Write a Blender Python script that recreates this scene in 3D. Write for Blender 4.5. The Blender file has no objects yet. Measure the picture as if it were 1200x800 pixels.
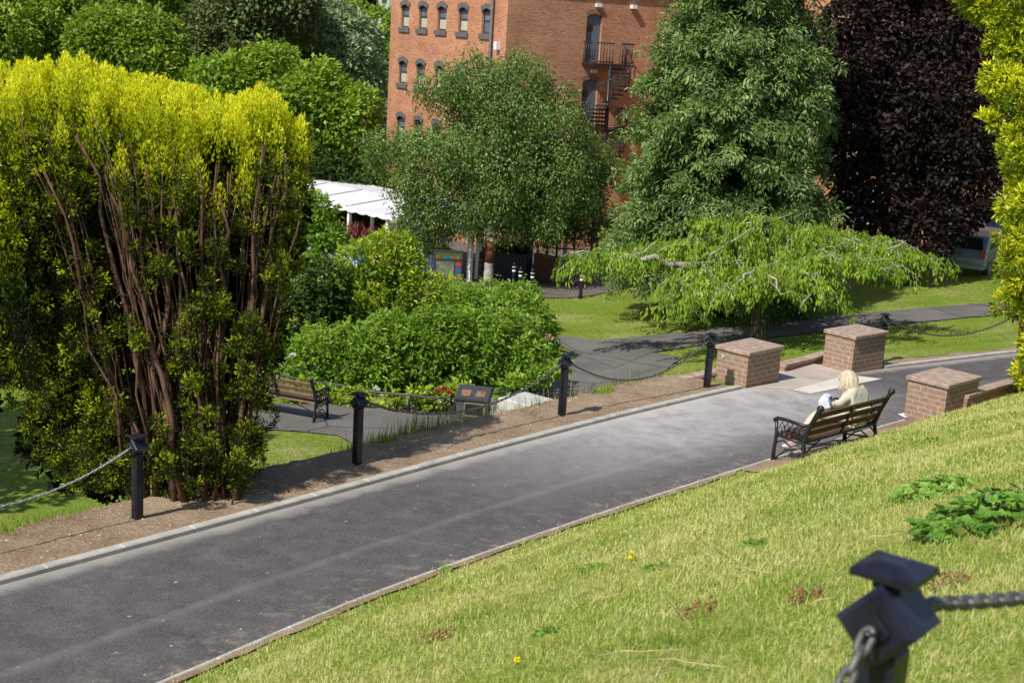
import bpy, bmesh, math
import numpy as np
from mathutils import Vector, Matrix

SC = bpy.context.scene
COL = SC.collection
rg = np.random.default_rng(11)
PI = math.pi

# ------------------------------------------------------------------ camera frame (photo pixels 1200 x 800 -> world rays)
FPX = 1640.0; TH = math.radians(12.85); RHO = math.radians(3.5)
CAM = np.array([0, 0, 5.98])
CF = np.array([0, math.cos(TH), -math.sin(TH)])
_r0 = np.array([1., 0, 0]); _u0 = np.array([0, math.sin(TH), math.cos(TH)])
CU = _u0 * math.cos(RHO) - _r0 * math.sin(RHO)
CR = _r0 * math.cos(RHO) + _u0 * math.sin(RHO)
def ray(x, y): return CF + CR * (x - 600) / FPX - CU * (y - 400) / FPX
def un(x, y, Z): return CAM + ray(x, y) * Z
def depth(P): return (np.asarray(P) - CAM) @ CF
def project(P):
    q = np.asarray(P) - CAM; d = q @ CF
    return 600 + FPX * (q @ CR) / d, 400 - FPX * (q @ CU) / d, d

# ------------------------------------------------------------------ terrain
C0 = np.array([-0.406, 18.65]); DH = np.array([.6318, .7751]); CH = np.array([.7751, -.6318])
_ks = np.array([[-200, 9], [-60, 3.0], [-30, 1.55], [-7.56, .58], [-5.06, .50], [-2.6, .40], [-.27, .28], [3.05, .19], [6.75, .22], [9, .45], [11.05, .91], [12.98, 1.31], [15.29, 1.77], [20, 2.9], [40, 9], [200, 70]])
_ns = np.array([[-200, 13], [-60, 6.4], [-30, 4.75], [-12, 3.62], [-7.62, 3.25], [-5.42, 2.97], [-3.5, 2.88], [-2, 2.85], [-.24, 2.84], [3.05, 2.88], [7.4, 3.02], [10, 3.3], [12, 3.62], [15.29, 4.4], [20, 5.7], [40, 12], [200, 73]])
def _sm(tab):
    s = np.linspace(-200, 200, 4001); t = np.interp(s, tab[:, 0], tab[:, 1])
    k = np.hanning(31); k /= k.sum()
    return s, np.convolve(np.pad(t, 15, mode='edge'), k, 'valid')
KS, KT = _sm(_ks); NS, NT = _sm(_ns)
def kerb_t(s): return np.interp(s, KS, KT)
def near_t(s): return np.interp(s, NS, NT)
def st(x, y):
    dx = np.asarray(x, float) - C0[0]; dy = np.asarray(y, float) - C0[1]
    return dx * DH[0] + dy * DH[1], dx * CH[0] + dy * CH[1]
def xy(s, t): return C0[0] + s * DH[0] + t * CH[0], C0[1] + s * DH[1] + t * CH[1]
def zp(s): return .2 - .0351 * np.clip(s, -32, 24)
def sstep(a, b, x):
    q = np.clip((x - a) / (b - a), 0, 1); return q * q * (3 - 2 * q)
def wob(x, y, f=1., seed=0.):
    return (np.sin(x * 1.3 * f + seed) * np.cos(y * 1.7 * f + 2 * seed) + .6 * np.sin(x * 2.9 * f + y * 1.1 * f + seed * 3) + .5 * np.cos(y * 3.7 * f - x * 2.3 * f + seed)) / 2.1
def low(x, y):
    return -2.2 - .0625 * (np.clip(y, 0, 130) - 27) + .1 * np.clip(x - 2, 0, 26)
def H(x, y, pathdrop=.03):
    x = np.asarray(x, float); y = np.asarray(y, float)
    s, t = st(x, y); k = kerb_t(s); n = near_t(s); u = t - k; w = t - n
    z0 = zp(s)
    bank = .43 * w * sstep(-.3, 1.3, w) + .035 * wob(x, y, 1.3, 1.) * sstep(0, 1, w)
    bank = np.where(w > 9, .43 * 9 + (w - 9) * .12, bank); bank = np.minimum(bank, 7)
    q = 1 - (1 - np.clip((-u - 1.35) / np.interp(s, [-8, 1.5, 5, 11], [2.8, 3.2, 4.6, 5.6]), 0, 1)) ** 1.9
    lo = z0 * (1 - q) + low(x, y) * q + .03 * wob(x, y, .9, 2.) * sstep(.6, 2, -u) - .02 * sstep(0, .25, -u)
    return np.where(w > 0, z0 + bank - pathdrop * (w < .02), np.where(u < 0, lo, z0 - pathdrop))
def gp(px, py):
    r = ray(px, py); a = np.linspace(2.5, 200, 4000); P = CAM + r * a[:, None]
    d = P[:, 2] - H(P[:, 0], P[:, 1]); i = int(np.argmax(d < 0)); lo_, hi = a[i - 1], a[i]
    for _ in range(30):
        m = (lo_ + hi) / 2; p = CAM + r * m
        if p[2] > H(p[0], p[1]): lo_ = m
        else: hi = m
    p = CAM + r * lo_; p[2] = float(H(p[0], p[1])); return p
def onground(px, Z, dz=0.):
    """point on the terrain below image column px at camera depth Z"""
    py = 400.
    for _ in range(40):
        p = un(px, py, Z); e = p[2] - float(H(p[0], p[1])); py += e * FPX / Z * .9
    p = un(px, py, Z); p[2] = float(H(p[0], p[1])) + dz; return p

# ------------------------------------------------------------------ object helpers
def tag(o, label=None, cat=None, group=None, kind=None):
    if label: o['label'] = label
    if cat: o['category'] = cat
    if group: o['group'] = group
    if kind: o['kind'] = kind
    return o
def thing(name, label, cat, loc=(0, 0, 0), rz=0., group=None):
    o = bpy.data.objects.new(name, None); COL.objects.link(o); o.empty_display_size = .1
    o.location = [float(v) for v in loc]; o.rotation_euler = (0, 0, rz)
    return tag(o, label, cat, group)
def link(name, me, mat, parent=None, world=False):
    o = bpy.data.objects.new(name, me); COL.objects.link(o)
    if mat is not None and not me.materials: me.materials.append(mat)
    if parent is not None:
        o.parent = parent
        if world:   # mesh given in world coordinates
            M = Matrix.LocRotScale(parent.location, parent.rotation_euler, None)
            pp = parent.parent
            if pp is not None: M = Matrix.LocRotScale(pp.location, pp.rotation_euler, None) @ M
            o.matrix_parent_inverse = Matrix.Identity(4); me.transform(M.inverted())
    return o
def copy_tree(o, parent=None):
    c = o.copy(); COL.objects.link(c)
    if parent is not None: c.parent = parent
    for ch in list(o.children): copy_tree(ch, c)
    return c

class MB:
    """collects boxes, tubes, prisms... into one mesh"""
    def __init__(s): s.v = []; s.f = []; s.sm = []
    def add(s, vs, fs, smooth=False):
        n = len(s.v); s.v.extend([tuple(map(float, v)) for v in vs]); s.f.extend([tuple(n + i for i in q) for q in fs]); s.sm.extend([smooth] * len(fs)); return s
    def box(s, c, sz, rz=0., M=None, bev=0.):
        hx, hy, hz = [q / 2 for q in sz]
        if bev > 0:
            b = bev; vs = []
            for z, ins in ((-hz, b), (-hz + b, 0), (hz - b, 0), (hz, b)):
                for sx, sy in ((-1, -1), (1, -1), (1, 1), (-1, 1)):
                    vs.append((sx * (hx - ins), sy * (hy - ins), z))
            fs = [(3, 2, 1, 0), (12, 13, 14, 15)]
            for k in range(3):
                for i in range(4):
                    j = (i + 1) % 4; fs.append((4 * k + i, 4 * k + j, 4 * k + 4 + j, 4 * k + 4 + i))
        else:
            vs = [(x, y, z) for z in (-hz, hz) for x, y in ((-hx, -hy), (hx, -hy), (hx, hy), (-hx, hy))]
            fs = [(3, 2, 1, 0), (4, 5, 6, 7), (0, 1, 5, 4), (1, 2, 6, 5), (2, 3, 7, 6), (3, 0, 4, 7)]
        c = Vector(c)
        if M is None: M = Matrix.Rotation(rz, 3, 'Z')
        return s.add([c + M @ Vector(v) for v in vs], fs)
    def beam(s, a, b, w, h, up=(0, 0, 1)):
        a = Vector(a); b = Vector(b); d = (b - a); L = d.length; d.normalize(); u = Vector(up); sd = d.cross(u)
        if sd.length < 1e-4: sd = d.cross(Vector((1, 0, 0)))
        sd.normalize(); u = sd.cross(d)
        M = Matrix((sd, d, u)).transposed()
        return s.box((a + b) / 2, (w, L, h), M=M)
    def tube(s, pts, rad, n=8, cap=True):
        pts = [Vector(p) for p in pts]; m = len(pts)
        if not hasattr(rad, '__len__'): rad = [rad] * m
        vs = []; fs = []; prev = None
        for i, p in enumerate(pts):
            d = (pts[min(i + 1, m - 1)] - pts[max(i - 1, 0)]).normalized()
            if prev is None:
                a = d.orthogonal().normalized()
            else:
                a = prev - d * prev.dot(d)
                a = a.normalized() if a.length > 1e-5 else d.orthogonal().normalized()
            prev = a; b = d.cross(a)
            for k in range(n):
                q = 2 * PI * k / n; vs.append(p + (a * math.cos(q) + b * math.sin(q)) * rad[i])
        for i in range(m - 1):
            for k in range(n):
                fs.append((i * n + k, i * n + (k + 1) % n, (i + 1) * n + (k + 1) % n, (i + 1) * n + k))
        s.add(vs, fs, True)
        if cap:
            b0 = len(s.v) - len(vs)
            s.f.append(tuple(b0 + k for k in reversed(range(n)))); s.sm.append(False)
            s.f.append(tuple(b0 + (m - 1) * n + k for k in range(n))); s.sm.append(False)
        return s
    def lathe(s, prof, c=(0, 0, 0), n=16):
        c = Vector(c); vs = [c + Vector((r * math.cos(2 * PI * k / n), r * math.sin(2 * PI * k / n), z)) for r, z in prof for k in range(n)]
        fs = [(i * n + k, i * n + (k + 1) % n, (i + 1) * n + (k + 1) % n, (i + 1) * n + k) for i in range(len(prof) - 1) for k in range(n)]
        s.add(vs, fs, True); b0 = len(s.v) - len(vs)
        s.f.append(tuple(b0 + k for k in reversed(range(n)))); s.sm.append(False)
        s.f.append(tuple(b0 + (len(prof) - 1) * n + k for k in range(n))); s.sm.append(False); return s
    def prism(s, poly, ext, org=(0, 0, 0), ax=(1, 0, 0), ay=(0, 0, 1)):
        """poly in the plane (ax, ay), pushed along ax x ay by ext"""
        o = Vector(org); ax = Vector(ax); ay = Vector(ay); nn = ax.cross(ay); m = len(poly)
        vs = [o + ax * p[0] + ay * p[1] for p in poly] + [o + ax * p[0] + ay * p[1] + nn * ext for p in poly]
        fs = [tuple(reversed(range(m))), tuple(range(m, 2 * m))] + [(i, (i + 1) % m, m + (i + 1) % m, m + i) for i in range(m)]
        return s.add(vs, fs)
    def mesh(s, name):
        me = bpy.data.meshes.new(name); me.from_pydata(s.v, [], s.f)
        me.polygons.foreach_set('use_smooth', s.sm)
        uvbox(me); me.update(); return me
    def build(s, name, mat, parent=None, world=False): return link(name, s.mesh(name), mat, parent, world)

def uvbox(me):
    """box-projected uv in metres"""
    uv = me.uv_layers.new(name='uv'); nl = len(me.loops); np_ = len(me.polygons)
    if not nl: return
    co = np.empty(len(me.vertices) * 3); me.vertices.foreach_get('co', co); co = co.reshape(-1, 3)
    vi = np.empty(nl, int); me.loops.foreach_get('vertex_index', vi)
    tot = np.empty(np_, int); me.polygons.foreach_get('loop_total', tot)
    nr = np.empty(np_ * 3); me.polygons.foreach_get('normal', nr); nr = np.repeat(nr.reshape(-1, 3), tot, axis=0)
    p = co[vi]; hz = np.abs(nr[:, 2]) > .7
    tx = np.stack([-nr[:, 1], nr[:, 0]], 1); l = np.linalg.norm(tx, axis=1, keepdims=True); tx = tx / np.maximum(l, 1e-6)
    U = np.where(hz, p[:, 0], (p[:, :2] * tx).sum(1)); V = np.where(hz, p[:, 1], p[:, 2])
    uv.data.foreach_set('uv', np.stack([U, V], 1).ravel())

def np_mesh(name, V, Fq, val=None, smooth=False, uv=None, F3=None):
    """V (n,3); Fq (m,4) quads; F3 (k,3) tris; val per face -> attribute v"""
    me = bpy.data.meshes.new(name); V = np.ascontiguousarray(V, np.float32)
    m4 = 0 if Fq is None else len(Fq); m3 = 0 if F3 is None else len(F3)
    idx = np.concatenate([a.ravel() for a in (Fq, F3) if a is not None and len(a)]).astype(np.int32)
    tot = np.concatenate([np.full(m4, 4), np.full(m3, 3)]).astype(np.int32)
    me.vertices.add(len(V)); me.vertices.foreach_set('co', V.ravel())
    me.loops.add(len(idx)); me.loops.foreach_set('vertex_index', idx)
    me.polygons.add(len(tot)); me.polygons.foreach_set('loop_start', np.concatenate([[0], np.cumsum(tot)[:-1]]).astype(np.int32))
    try: me.polygons.foreach_set('loop_total', tot)
    except Exception: pass
    me.polygons.foreach_set('use_smooth', np.full(len(tot), smooth))
    if val is not None:
        a = me.attributes.new('v', 'FLOAT', 'FACE'); a.data.foreach_set('value', np.ascontiguousarray(val, np.float32))
    if uv is not None:
        l = me.uv_layers.new(name='uv'); l.data.foreach_set('uv', np.ascontiguousarray(uv[idx], np.float32).ravel())
    me.update(calc_edges=True); me.validate(); return me

# ------------------------------------------------------------------ materials
def hexc(h):
    h = h.lstrip('#'); c = [int(h[i:i + 2], 16) / 255 for i in (0, 2, 4)]
    return tuple(((x + .055) / 1.055) ** 2.4 if x > .04 else x / 12.92 for x in c) + (1,)
class NT_:
    def __init__(s, name):
        s.m = bpy.data.materials.new(name); s.m.use_nodes = True; s.t = s.m.node_tree; s.t.nodes.clear()
        s.out = s.n('ShaderNodeOutputMaterial'); s.b = s.n('ShaderNodeBsdfPrincipled'); s.l(s.b.outputs[0], s.out.inputs[0])
    def n(s, t, **k):
        nd = s.t.nodes.new(t)
        for a, b in k.items(): setattr(nd, a, b)
        return nd
    def l(s, a, b): s.t.links.new(a, b)
    def coord(s, kind='Object'): return s.n('ShaderNodeTexCoord').outputs[kind]
    def pos(s): return s.n('ShaderNodeNewGeometry').outputs['Position']
    def noise(s, vec, scale, det=4, rough=.55, dist=0.):
        q = s.n('ShaderNodeTexNoise'); q.inputs['Scale'].default_value = scale; q.inputs['Detail'].default_value = det
        q.inputs['Roughness'].default_value = rough; q.inputs['Distortion'].default_value = dist
        if vec is not None: s.l(vec, q.inputs['Vector'])
        return q.outputs['Fac']
    def ramp(s, fac, stops):
        r = s.n('ShaderNodeValToRGB'); e = r.color_ramp.elements
        while len(e) < len(stops): e.new(.5)
        for q, (p, c) in zip(e, stops):
            q.position = p; q.color = c if len(c) == 4 else tuple(c) + (1,)
        s.l(fac, r.inputs[0]); return r.outputs[0]
    def mix(s, fac, a, b, mode='MIX'):
        q = s.n('ShaderNodeMix', data_type='RGBA', blend_type=mode)
        for i, v in ((0, fac), (6, a), (7, b)):
            if hasattr(v, 'links') or hasattr(v, 'is_linked'): s.l(v, q.inputs[i])
            elif i == 0: q.inputs[0].default_value = v
            else: q.inputs[i].default_value = v if len(v) == 4 else tuple(v) + (1,)
        return q.outputs[2]
    def math(s, op, a, b=None, c=None, clamp=False):
        q = s.n('ShaderNodeMath', operation=op, use_clamp=clamp)
        for i, v in enumerate((a, b, c)):
            if v is None: continue
            if hasattr(v, 'links'): s.l(v, q.inputs[i])
            else: q.inputs[i].default_value = v
        return q.outputs[0]
    def bump(s, h, strength=.3, dist=.02):
        b = s.n('ShaderNodeBump'); b.inputs['Strength'].default_value = strength; b.inputs['Distance'].default_value = dist
        s.l(h, b.inputs['Height']); s.l(b.outputs[0], s.b.inputs['Normal']); return b
    def col(s, c):
        if hasattr(c, 'links'): s.l(c, s.b.inputs['Base Color'])
        else: s.b.inputs['Base Color'].default_value = c if len(c) == 4 else tuple(c) + (1,)
    def set(s, rough=.8, spec=.3, metal=0.):
        s.b.inputs['Roughness'].default_value = rough; s.b.inputs['Specular IOR Level'].default_value = spec; s.b.inputs['Metallic'].default_value = metal; return s.m

def m_plain(name, c, rough=.7, spec=.3, var=.25, scale=8., metal=0., bump=.15):
    n = NT_(name); p = n.coord(); f = n.noise(p, scale, 5); c = tuple(c[:3])
    n.col(n.ramp(f, [(.25, tuple(q * (1 - var) for q in c)), (.75, tuple(min(1, q * (1 + var)) for q in c))]))
    if bump: n.bump(n.noise(p, scale * 6, 3), bump, .01)
    return n.set(rough, spec, metal)
def m_leaf(name, stops, trans=.35, rough=.5, spec=.35, nscale=.8, namp=.5):
    """stops: colour ramp over the per-leaf value v"""
    n = NT_(name); a = n.n('ShaderNodeAttribute', attribute_name='v').outputs['Fac']
    ns = n.noise(n.pos(), nscale, 3)
    fac = n.math('ADD', a, n.math('MULTIPLY', n.math('SUBTRACT', ns, .5), namp), clamp=True)
    c = n.ramp(fac, stops); n.col(c); n.set(rough, spec)
    tr = n.n('ShaderNodeBsdfTranslucent')
    n.l(n.mix(1., c, (1.15, 1.2, .55), 'MULTIPLY'), tr.inputs[0])
    mx = n.n('ShaderNodeMixShader'); mx.inputs[0].default_value = trans
    n.l(n.b.outputs[0], mx.inputs[1]); n.l(tr.outputs[0], mx.inputs[2]); n.l(mx.outputs[0], n.out.inputs[0]); return n.m
def m_brick(name, c1, c2, mortar, bw=.225, bh=.075, ms=.01, var=.5, grime=(.5, .45, .4)):
    n = NT_(name); uv = n.coord('UV'); br = n.n('ShaderNodeTexBrick')
    n.l(uv, br.inputs['Vector'])
    for k, v in (('Scale', 1.), ('Mortar Size', ms), ('Mortar Smooth', .3), ('Bias', 0.), ('Brick Width', bw), ('Row Height', bh)): br.inputs[k].default_value = v
    br.inputs['Color1'].default_value = tuple(c1[:3]) + (1,); br.inputs['Color2'].default_value = tuple(c2[:3]) + (1,); br.inputs['Mortar'].default_value = tuple(mortar[:3]) + (1,)
    f = n.noise(uv, .55 if bw > .23 else 1.3, 8, .72); f2 = n.noise(uv, 14, 3)
    c = n.mix(n.math('MULTIPLY', n.ramp(f, [(.4, (0, 0, 0)), (.7, (1, 1, 1))]), var), br.outputs['Color'], n.mix(1., br.outputs['Color'], grime, 'MULTIPLY'))
    c = n.mix(.45, c, n.mix(1., c, n.ramp(f2, [(.3, (.55, .55, .55)), (.7, (1.35, 1.35, 1.35))]), 'MULTIPLY'))
    n.col(c); n.bump(n.math('ADD', n.math('MULTIPLY', br.outputs['Fac'], -1.), n.math('MULTIPLY', f2, .4)), .6, .012)
    return n.set(.9, .15)
def m_metal_black(name, c=(.006, .0065, .013), rough=.24):
    n = NT_(name); p = n.coord(); f = n.noise(p, 9, 5, .7); d = n.noise(p, 3, 4)
    cc = n.ramp(f, [(.35, c), (.62, tuple(q * 2.2 + .006 for q in c)), (.74, (.02, .017, .016)), (.80, (.11, .06, .035))])
    n.col(cc); n.l(n.ramp(d, [(.3, (rough - .1,) * 3), (.7, (rough + .25,) * 3)]), n.b.inputs['Roughness']); n.bump(n.noise(p, 45, 3), .12, .004)
    n.b.inputs['Specular IOR Level'].default_value = .42; return n.m
def m_bark(name, c1, c2, sc=6.):
    n = NT_(name); p = n.coord(); mp = n.n('ShaderNodeMapping'); mp.inputs['Scale'].default_value = (1, 1, .22); n.l(p, mp.inputs[0])
    f = n.noise(mp.outputs[0], sc, 6, .65); n.col(n.ramp(f, [(.32, c1), (.68, c2)])); n.bump(f, .7, .03); return n.set(.9, .15)

M = {}
M['bank_grass'] = m_leaf('bank_grass', [(0, (.11, .20, .025)), (.26, (.31, .41, .06)), (.5, (.55, .58, .15)), (.74, (.78, .72, .34)), (1, (.84, .70, .46))], .42, .6, .2, .75, .75)
M['lawn_grass'] = m_leaf('lawn_grass', [(0, (.07, .14, .015)), (.5, (.24, .36, .035)), (.8, (.36, .45, .07)), (1, (.55, .5, .19))], .3, .6, .2, .3, .45)
M['chain'] = m_plain('chain_steel', (.15, .147, .14), .5, .5, .4, 40, .6)
M['chain_pale'] = m_plain('chain_galvanised', (.42, .42, .42), .5, .5, .3, 40, .5)
M['black'] = m_metal_black('black_paint')
M['iron'] = m_metal_black('cast_iron', (.010, .011, .014), .3)
M['concrete'] = m_plain('concrete', (.43, .41, .37), .9, .2, .25, 5)
M['slab'] = m_plain('slab_concrete', (.52, .51, .48), .9, .2, .2, 4)
M['pier'] = m_brick('pier_brick', (.36, .20, .14), (.29, .215, .15), (.40, .35, .29), .235, .088, .012, .8, (.78, .72, .58))
M['coping'] = m_plain('coping_stone', (.36, .27, .215), .85, .25, .4, 9)
M['lowwall'] = m_brick('low_wall_brick', (.36, .19, .14), (.30, .17, .12), (.33, .28, .24), .215, .075, .009, .5)
M['bld'] = m_brick('building_brick', (.66, .27, .13), (.46, .165, .08), (.52, .38, .28), .24, .085, .014, .8, (.62, .55, .52))
M['bld2'] = m_brick('dark_brick', (.34, .13, .07), (.27, .10, .055), (.3, .25, .2), .24, .085, .012, .5)
M['lintel'] = m_plain('blue_brick', (.13, .12, .125), .8, .25, .3, 6)
M['frame'] = m_plain('window_frame', (.045, .045, .05), .6, .3, .2, 8)
M['door'] = m_plain('grey_door', (.13, .16, .2), .55, .35, .12, 4)
M['white'] = m_plain('white_paint', (.78, .78, .76), .6, .3, .08, 5)
M['tent'] = m_plain('white_pvc', (.70, .70, .72), .55, .3, .1, .9)
M['blue'] = m_plain('blue_paint', (.07, .17, .42), .5, .4, .25, 5)
M['navy'] = m_plain('navy_panel', (.012, .02, .05), .5, .4, .25, 5)
M['wood'] = m_bark('bench_wood', (.075, .042, .028), (.15, .09, .06), 14.)
M['wood_pale'] = m_bark('bench_wood_weathered', (.15, .10, .06), (.28, .19, .12), 14.)
M['yew_bark'] = m_bark('yew_bark', (.04, .022, .014), (.20, .115, .072), 14.)
M['bark'] = m_bark('brown_bark', (.035, .028, .02), (.13, .10, .075), 7.)
M['bark_grey'] = m_bark('grey_bark', (.2, .18, .15), (.48, .45, .4), 9.)
def m_birch():
    n = NT_('birch_bark'); p = n.coord(); mp = n.n('ShaderNodeMapping'); mp.inputs['Scale'].default_value = (1, 1, 4); n.l(p, mp.inputs[0])
    f = n.noise(mp.outputs[0], 2.2, 4, .7); n.col(n.ramp(f, [(.36, (.07, .06, .05)), (.46, (.34, .32, .28)), (.7, (.5, .48, .44))])); return n.set(.8, .2)
M['birch'] = m_birch()
def m_glass(name, c):
    n = NT_(name); f = n.noise(n.coord(), .9, 2); n.col(n.ramp(f, [(.3, tuple(q * .5 for q in c)), (.7, c)])); return n.set(.08, .8)
M['pane'] = m_glass('window_glass', (.16, .2, .27)); M['pane_blind'] = m_plain('window_blind', (.48, .45, .36), .5, .5, .1, 3)
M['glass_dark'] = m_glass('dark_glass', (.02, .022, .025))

def m_ground():
    n = NT_('ground_turf'); p = n.pos()
    a = n.noise(p, .45, 5, .6); b = n.noise(p, 7, 4, .6); c = n.noise(p, 40, 3, .6)
    g = n.ramp(c, [(.3, (.06, .10, .012)), (.55, (.20, .28, .035)), (.75, (.32, .37, .07))])
    s = n.ramp(c, [(.3, (.26, .2, .1)), (.6, (.5, .44, .2)), (.8, (.62, .52, .3))])
    m = n.ramp(n.math('ADD', n.math('MULTIPLY', a, .6), n.math('MULTIPLY', b, .4)), [(.48, (0, 0, 0)), (.62, (1, 1, 1))])
    n.col(n.mix(n.math('MULTIPLY', m, .7), g, s)); n.bump(c, .8, .03); return n.set(.95, .1)
M['ground'] = m_ground()
def m_soil(name, c1, c2, c3):
    n = NT_(name); p = n.pos(); a = n.noise(p, 1.3, 6, .65); b = n.noise(p, 24, 5, .7); c = n.noise(p, 90, 3)
    col = n.ramp(n.math('ADD', n.math('MULTIPLY', a, .5), n.math('MULTIPLY', b, .5)), [(.34, c1), (.5, c2), (.66, c3)])
    col = n.mix(n.ramp(c, [(.66, (0, 0, 0)), (.74, (.7, .7, .7))]), col, (.5, .46, .4))
    n.col(col); n.bump(n.math('ADD', b, n.math('MULTIPLY', c, .5)), .9, .04); return n.set(.95, .1)
M['soil'] = m_soil('verge_soil', (.18, .12, .08), (.38, .27, .18), (.55, .43, .31))
def m_tarmac():
    n = NT_('tarmac'); uv = n.coord('UV'); sx = n.n('ShaderNodeSeparateXYZ'); n.l(uv, sx.inputs[0]); S, T = sx.outputs[0], sx.outputs[1]   # S metres along, T 0..1 across from the far kerb
    p = n.pos(); fine = n.noise(p, 55, 4, .75); mid = n.noise(p, 3.2, 6, .6); big = n.noise(p, .8, 4)
    c = n.ramp(n.math('ADD', n.math('MULTIPLY', fine, .72), n.math('MULTIPLY', mid, .28)), [(.34, (.044, .040, .041)), (.5, (.098, .090, .091)), (.66, (.185, .172, .172))])
    # dusty band beside the far kerb, dust and crumbs near the bank
    d1 = n.math('MULTIPLY', n.ramp(n.math('ADD', T, n.math('MULTIPLY', n.math('SUBTRACT', mid, .5), .16)), [(0, (1, 1, 1)), (.045, (.75, .75, .75)), (.11, (0, 0, 0))]), .7)
    c = n.mix(d1, c, (.44, .40, .37))
    # faint scuffed line running along the path
    tt = n.math('ADD', T, n.math('MULTIPLY', n.math('SUBTRACT', big, .5), .05))
    ln = n.ramp(tt, [(.585, (0, 0, 0)), (.605, (1, 1, 1)), (.625, (1, 1, 1)), (.66, (0, 0, 0))])
    c = n.mix(n.math('MULTIPLY', ln, n.math('MULTIPLY', mid, .55)), c, (.24, .21, .2))
    # pale dust cloud in front of the gate
    gz = n.math('MULTIPLY', n.ramp(n.math('DIVIDE', n.math('ADD', S, 2.), 12.), [(0, (0, 0, 0)), (.2, (.4, .4, .4)), (.42, (1, 1, 1)), (.78, (1, 1, 1)), (.9, (.2, .2, .2)), (1., (0, 0, 0))]), n.ramp(n.math('ADD', T, n.math('MULTIPLY', n.math('SUBTRACT', mid, .5), .5)), [(.0, (1, 1, 1)), (.55, (.75, .75, .75)), (.85, (.1, .1, .1))]))
    pt = n.ramp(n.noise(p, 2.1, 7, .75, .3), [(.3, (.45, .45, .45)), (.62, (1, 1, 1))])
    c = n.mix(n.math('MULTIPLY', n.math('MULTIPLY', gz, pt), .9), c, (.52, .49, .48))
    vo = n.n('ShaderNodeTexVoronoi'); vo.inputs['Scale'].default_value = 2.6; n.l(p, vo.inputs['Vector'])
    n2 = n.noise(p, 17, 2)
    sp = n.math('MULTIPLY', n.ramp(vo.outputs['Distance'], [(.05, (1, 1, 1)), (.085, (0, 0, 0))]), n.ramp(n2, [(.5, (0, 0, 0)), (.6, (1, 1, 1))]))
    c = n.mix(n.math('MULTIPLY', sp, .75), c, (.5, .47, .44))
    br = n.math('MULTIPLY', n.ramp(T, [(.7, (0, 0, 0)), (.97, (1, 1, 1))]), n.ramp(n.noise(p, 5, 6, .75), [(.52, (0, 0, 0)), (.68, (1, 1, 1))]))
    c = n.mix(n.math('MULTIPLY', br, .6), c, (.38, .29, .21))
    n.col(c); n.bump(fine, .35, .008); return n.set(.85, .3)
M['tarmac'] = m_tarmac()
def m_oldtarmac():
    n = NT_('old_tarmac'); p = n.pos(); a = n.noise(p, .9, 5, .6); b = n.noise(p, 50, 3)
    c = n.ramp(n.math('ADD', n.math('MULTIPLY', a, .6), n.math('MULTIPLY', b, .4)), [(.3, (.10, .093, .088)), (.7, (.20, .185, .175))])
    vo = n.n('ShaderNodeTexVoronoi', feature='DISTANCE_TO_EDGE'); vo.inputs['Scale'].default_value = .42
    wv = n.n('ShaderNodeMix', data_type='VECTOR'); wv.inputs[0].default_value = .12; nn = n.n('ShaderNodeTexNoise'); nn.inputs['Scale'].default_value = 1.2
    n.l(p, nn.inputs['Vector']); n.l(p, wv.inputs[4]); n.l(nn.outputs['Color'], wv.inputs[5]); n.l(wv.outputs[1], vo.inputs['Vector'])
    c = n.mix(n.ramp(vo.outputs['Distance'], [(.004, (.8, .8, .8)), (.012, (0, 0, 0))]), c, (.045, .04, .035))
    n.col(c); n.bump(b, .3, .01); return n.set(.9, .2)
M['oldtarmac'] = m_oldtarmac()
M['paving'] = m_brick('plaza_paving', (.22, .185, .16), (.17, .15, .135), (.11, .10, .09), .22, .11, .012, .6)
M['sand'] = m_plain('pale_paving', (.50, .44, .36), .9, .2, .15, .5)
M['palepave'] = m_plain('pale_pavement', (.44, .38, .33), .9, .2, .22, 1.6)
M['whitepave'] = m_plain('white_tactile', (.62, .57, .50), .9, .2, .15, 2.5)

# leaves
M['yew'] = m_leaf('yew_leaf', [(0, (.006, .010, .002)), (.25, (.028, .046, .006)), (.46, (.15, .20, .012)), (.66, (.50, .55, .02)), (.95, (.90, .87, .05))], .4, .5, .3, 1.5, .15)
M['goldcon'] = m_leaf('golden_conifer_leaf', [(0, (.02, .045, .004)), (.3, (.13, .21, .010)), (.62, (.54, .58, .02)), (1, (.90, .86, .045))], .35, .5, .3, 1.2, .25)
M['spruce'] = m_leaf('spruce_leaf', [(0, (.016, .038, .010)), (.4, (.072, .14, .030)), (.75, (.19, .30, .07)), (1, (.40, .50, .22))], .25, .55, .35, .8, .3)
M['birchleaf'] = m_leaf('birch_leaf', [(0, (.032, .075, .012)), (.45, (.125, .21, .042)), (.8, (.25, .36, .09)), (1, (.40, .5, .20))], .38, .4, .45, .6, .35)
M['cherry'] = m_leaf('cherry_leaf', [(0, (.06, .12, .012)), (.5, (.21, .34, .03)), (.85, (.38, .5, .055)), (1, (.52, .56, .11))], .4, .42, .4, .7, .25)
M['beech'] = m_leaf('copper_beech_leaf', [(0, (.006, .003, .004)), (.5, (.019, .010, .009)), (.85, (.05, .029, .026)), (1, (.10, .07, .066))], .15, .55, .25, .6, .5)
M['laurel'] = m_leaf('laurel_leaf', [(0, (.03, .07, .01)), (.4, (.15, .25, .02)), (.75, (.34, .45, .03)), (1, (.52, .58, .06))], .35, .38, .45, .9, .3)
M['bed'] = m_leaf('bed_shrub_leaf', [(0, (.03, .08, .010)), (.4, (.13, .26, .022)), (.8, (.28, .44, .05)), (1, (.44, .56, .12))], .38, .45, .4, 1.1, .4)
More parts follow.
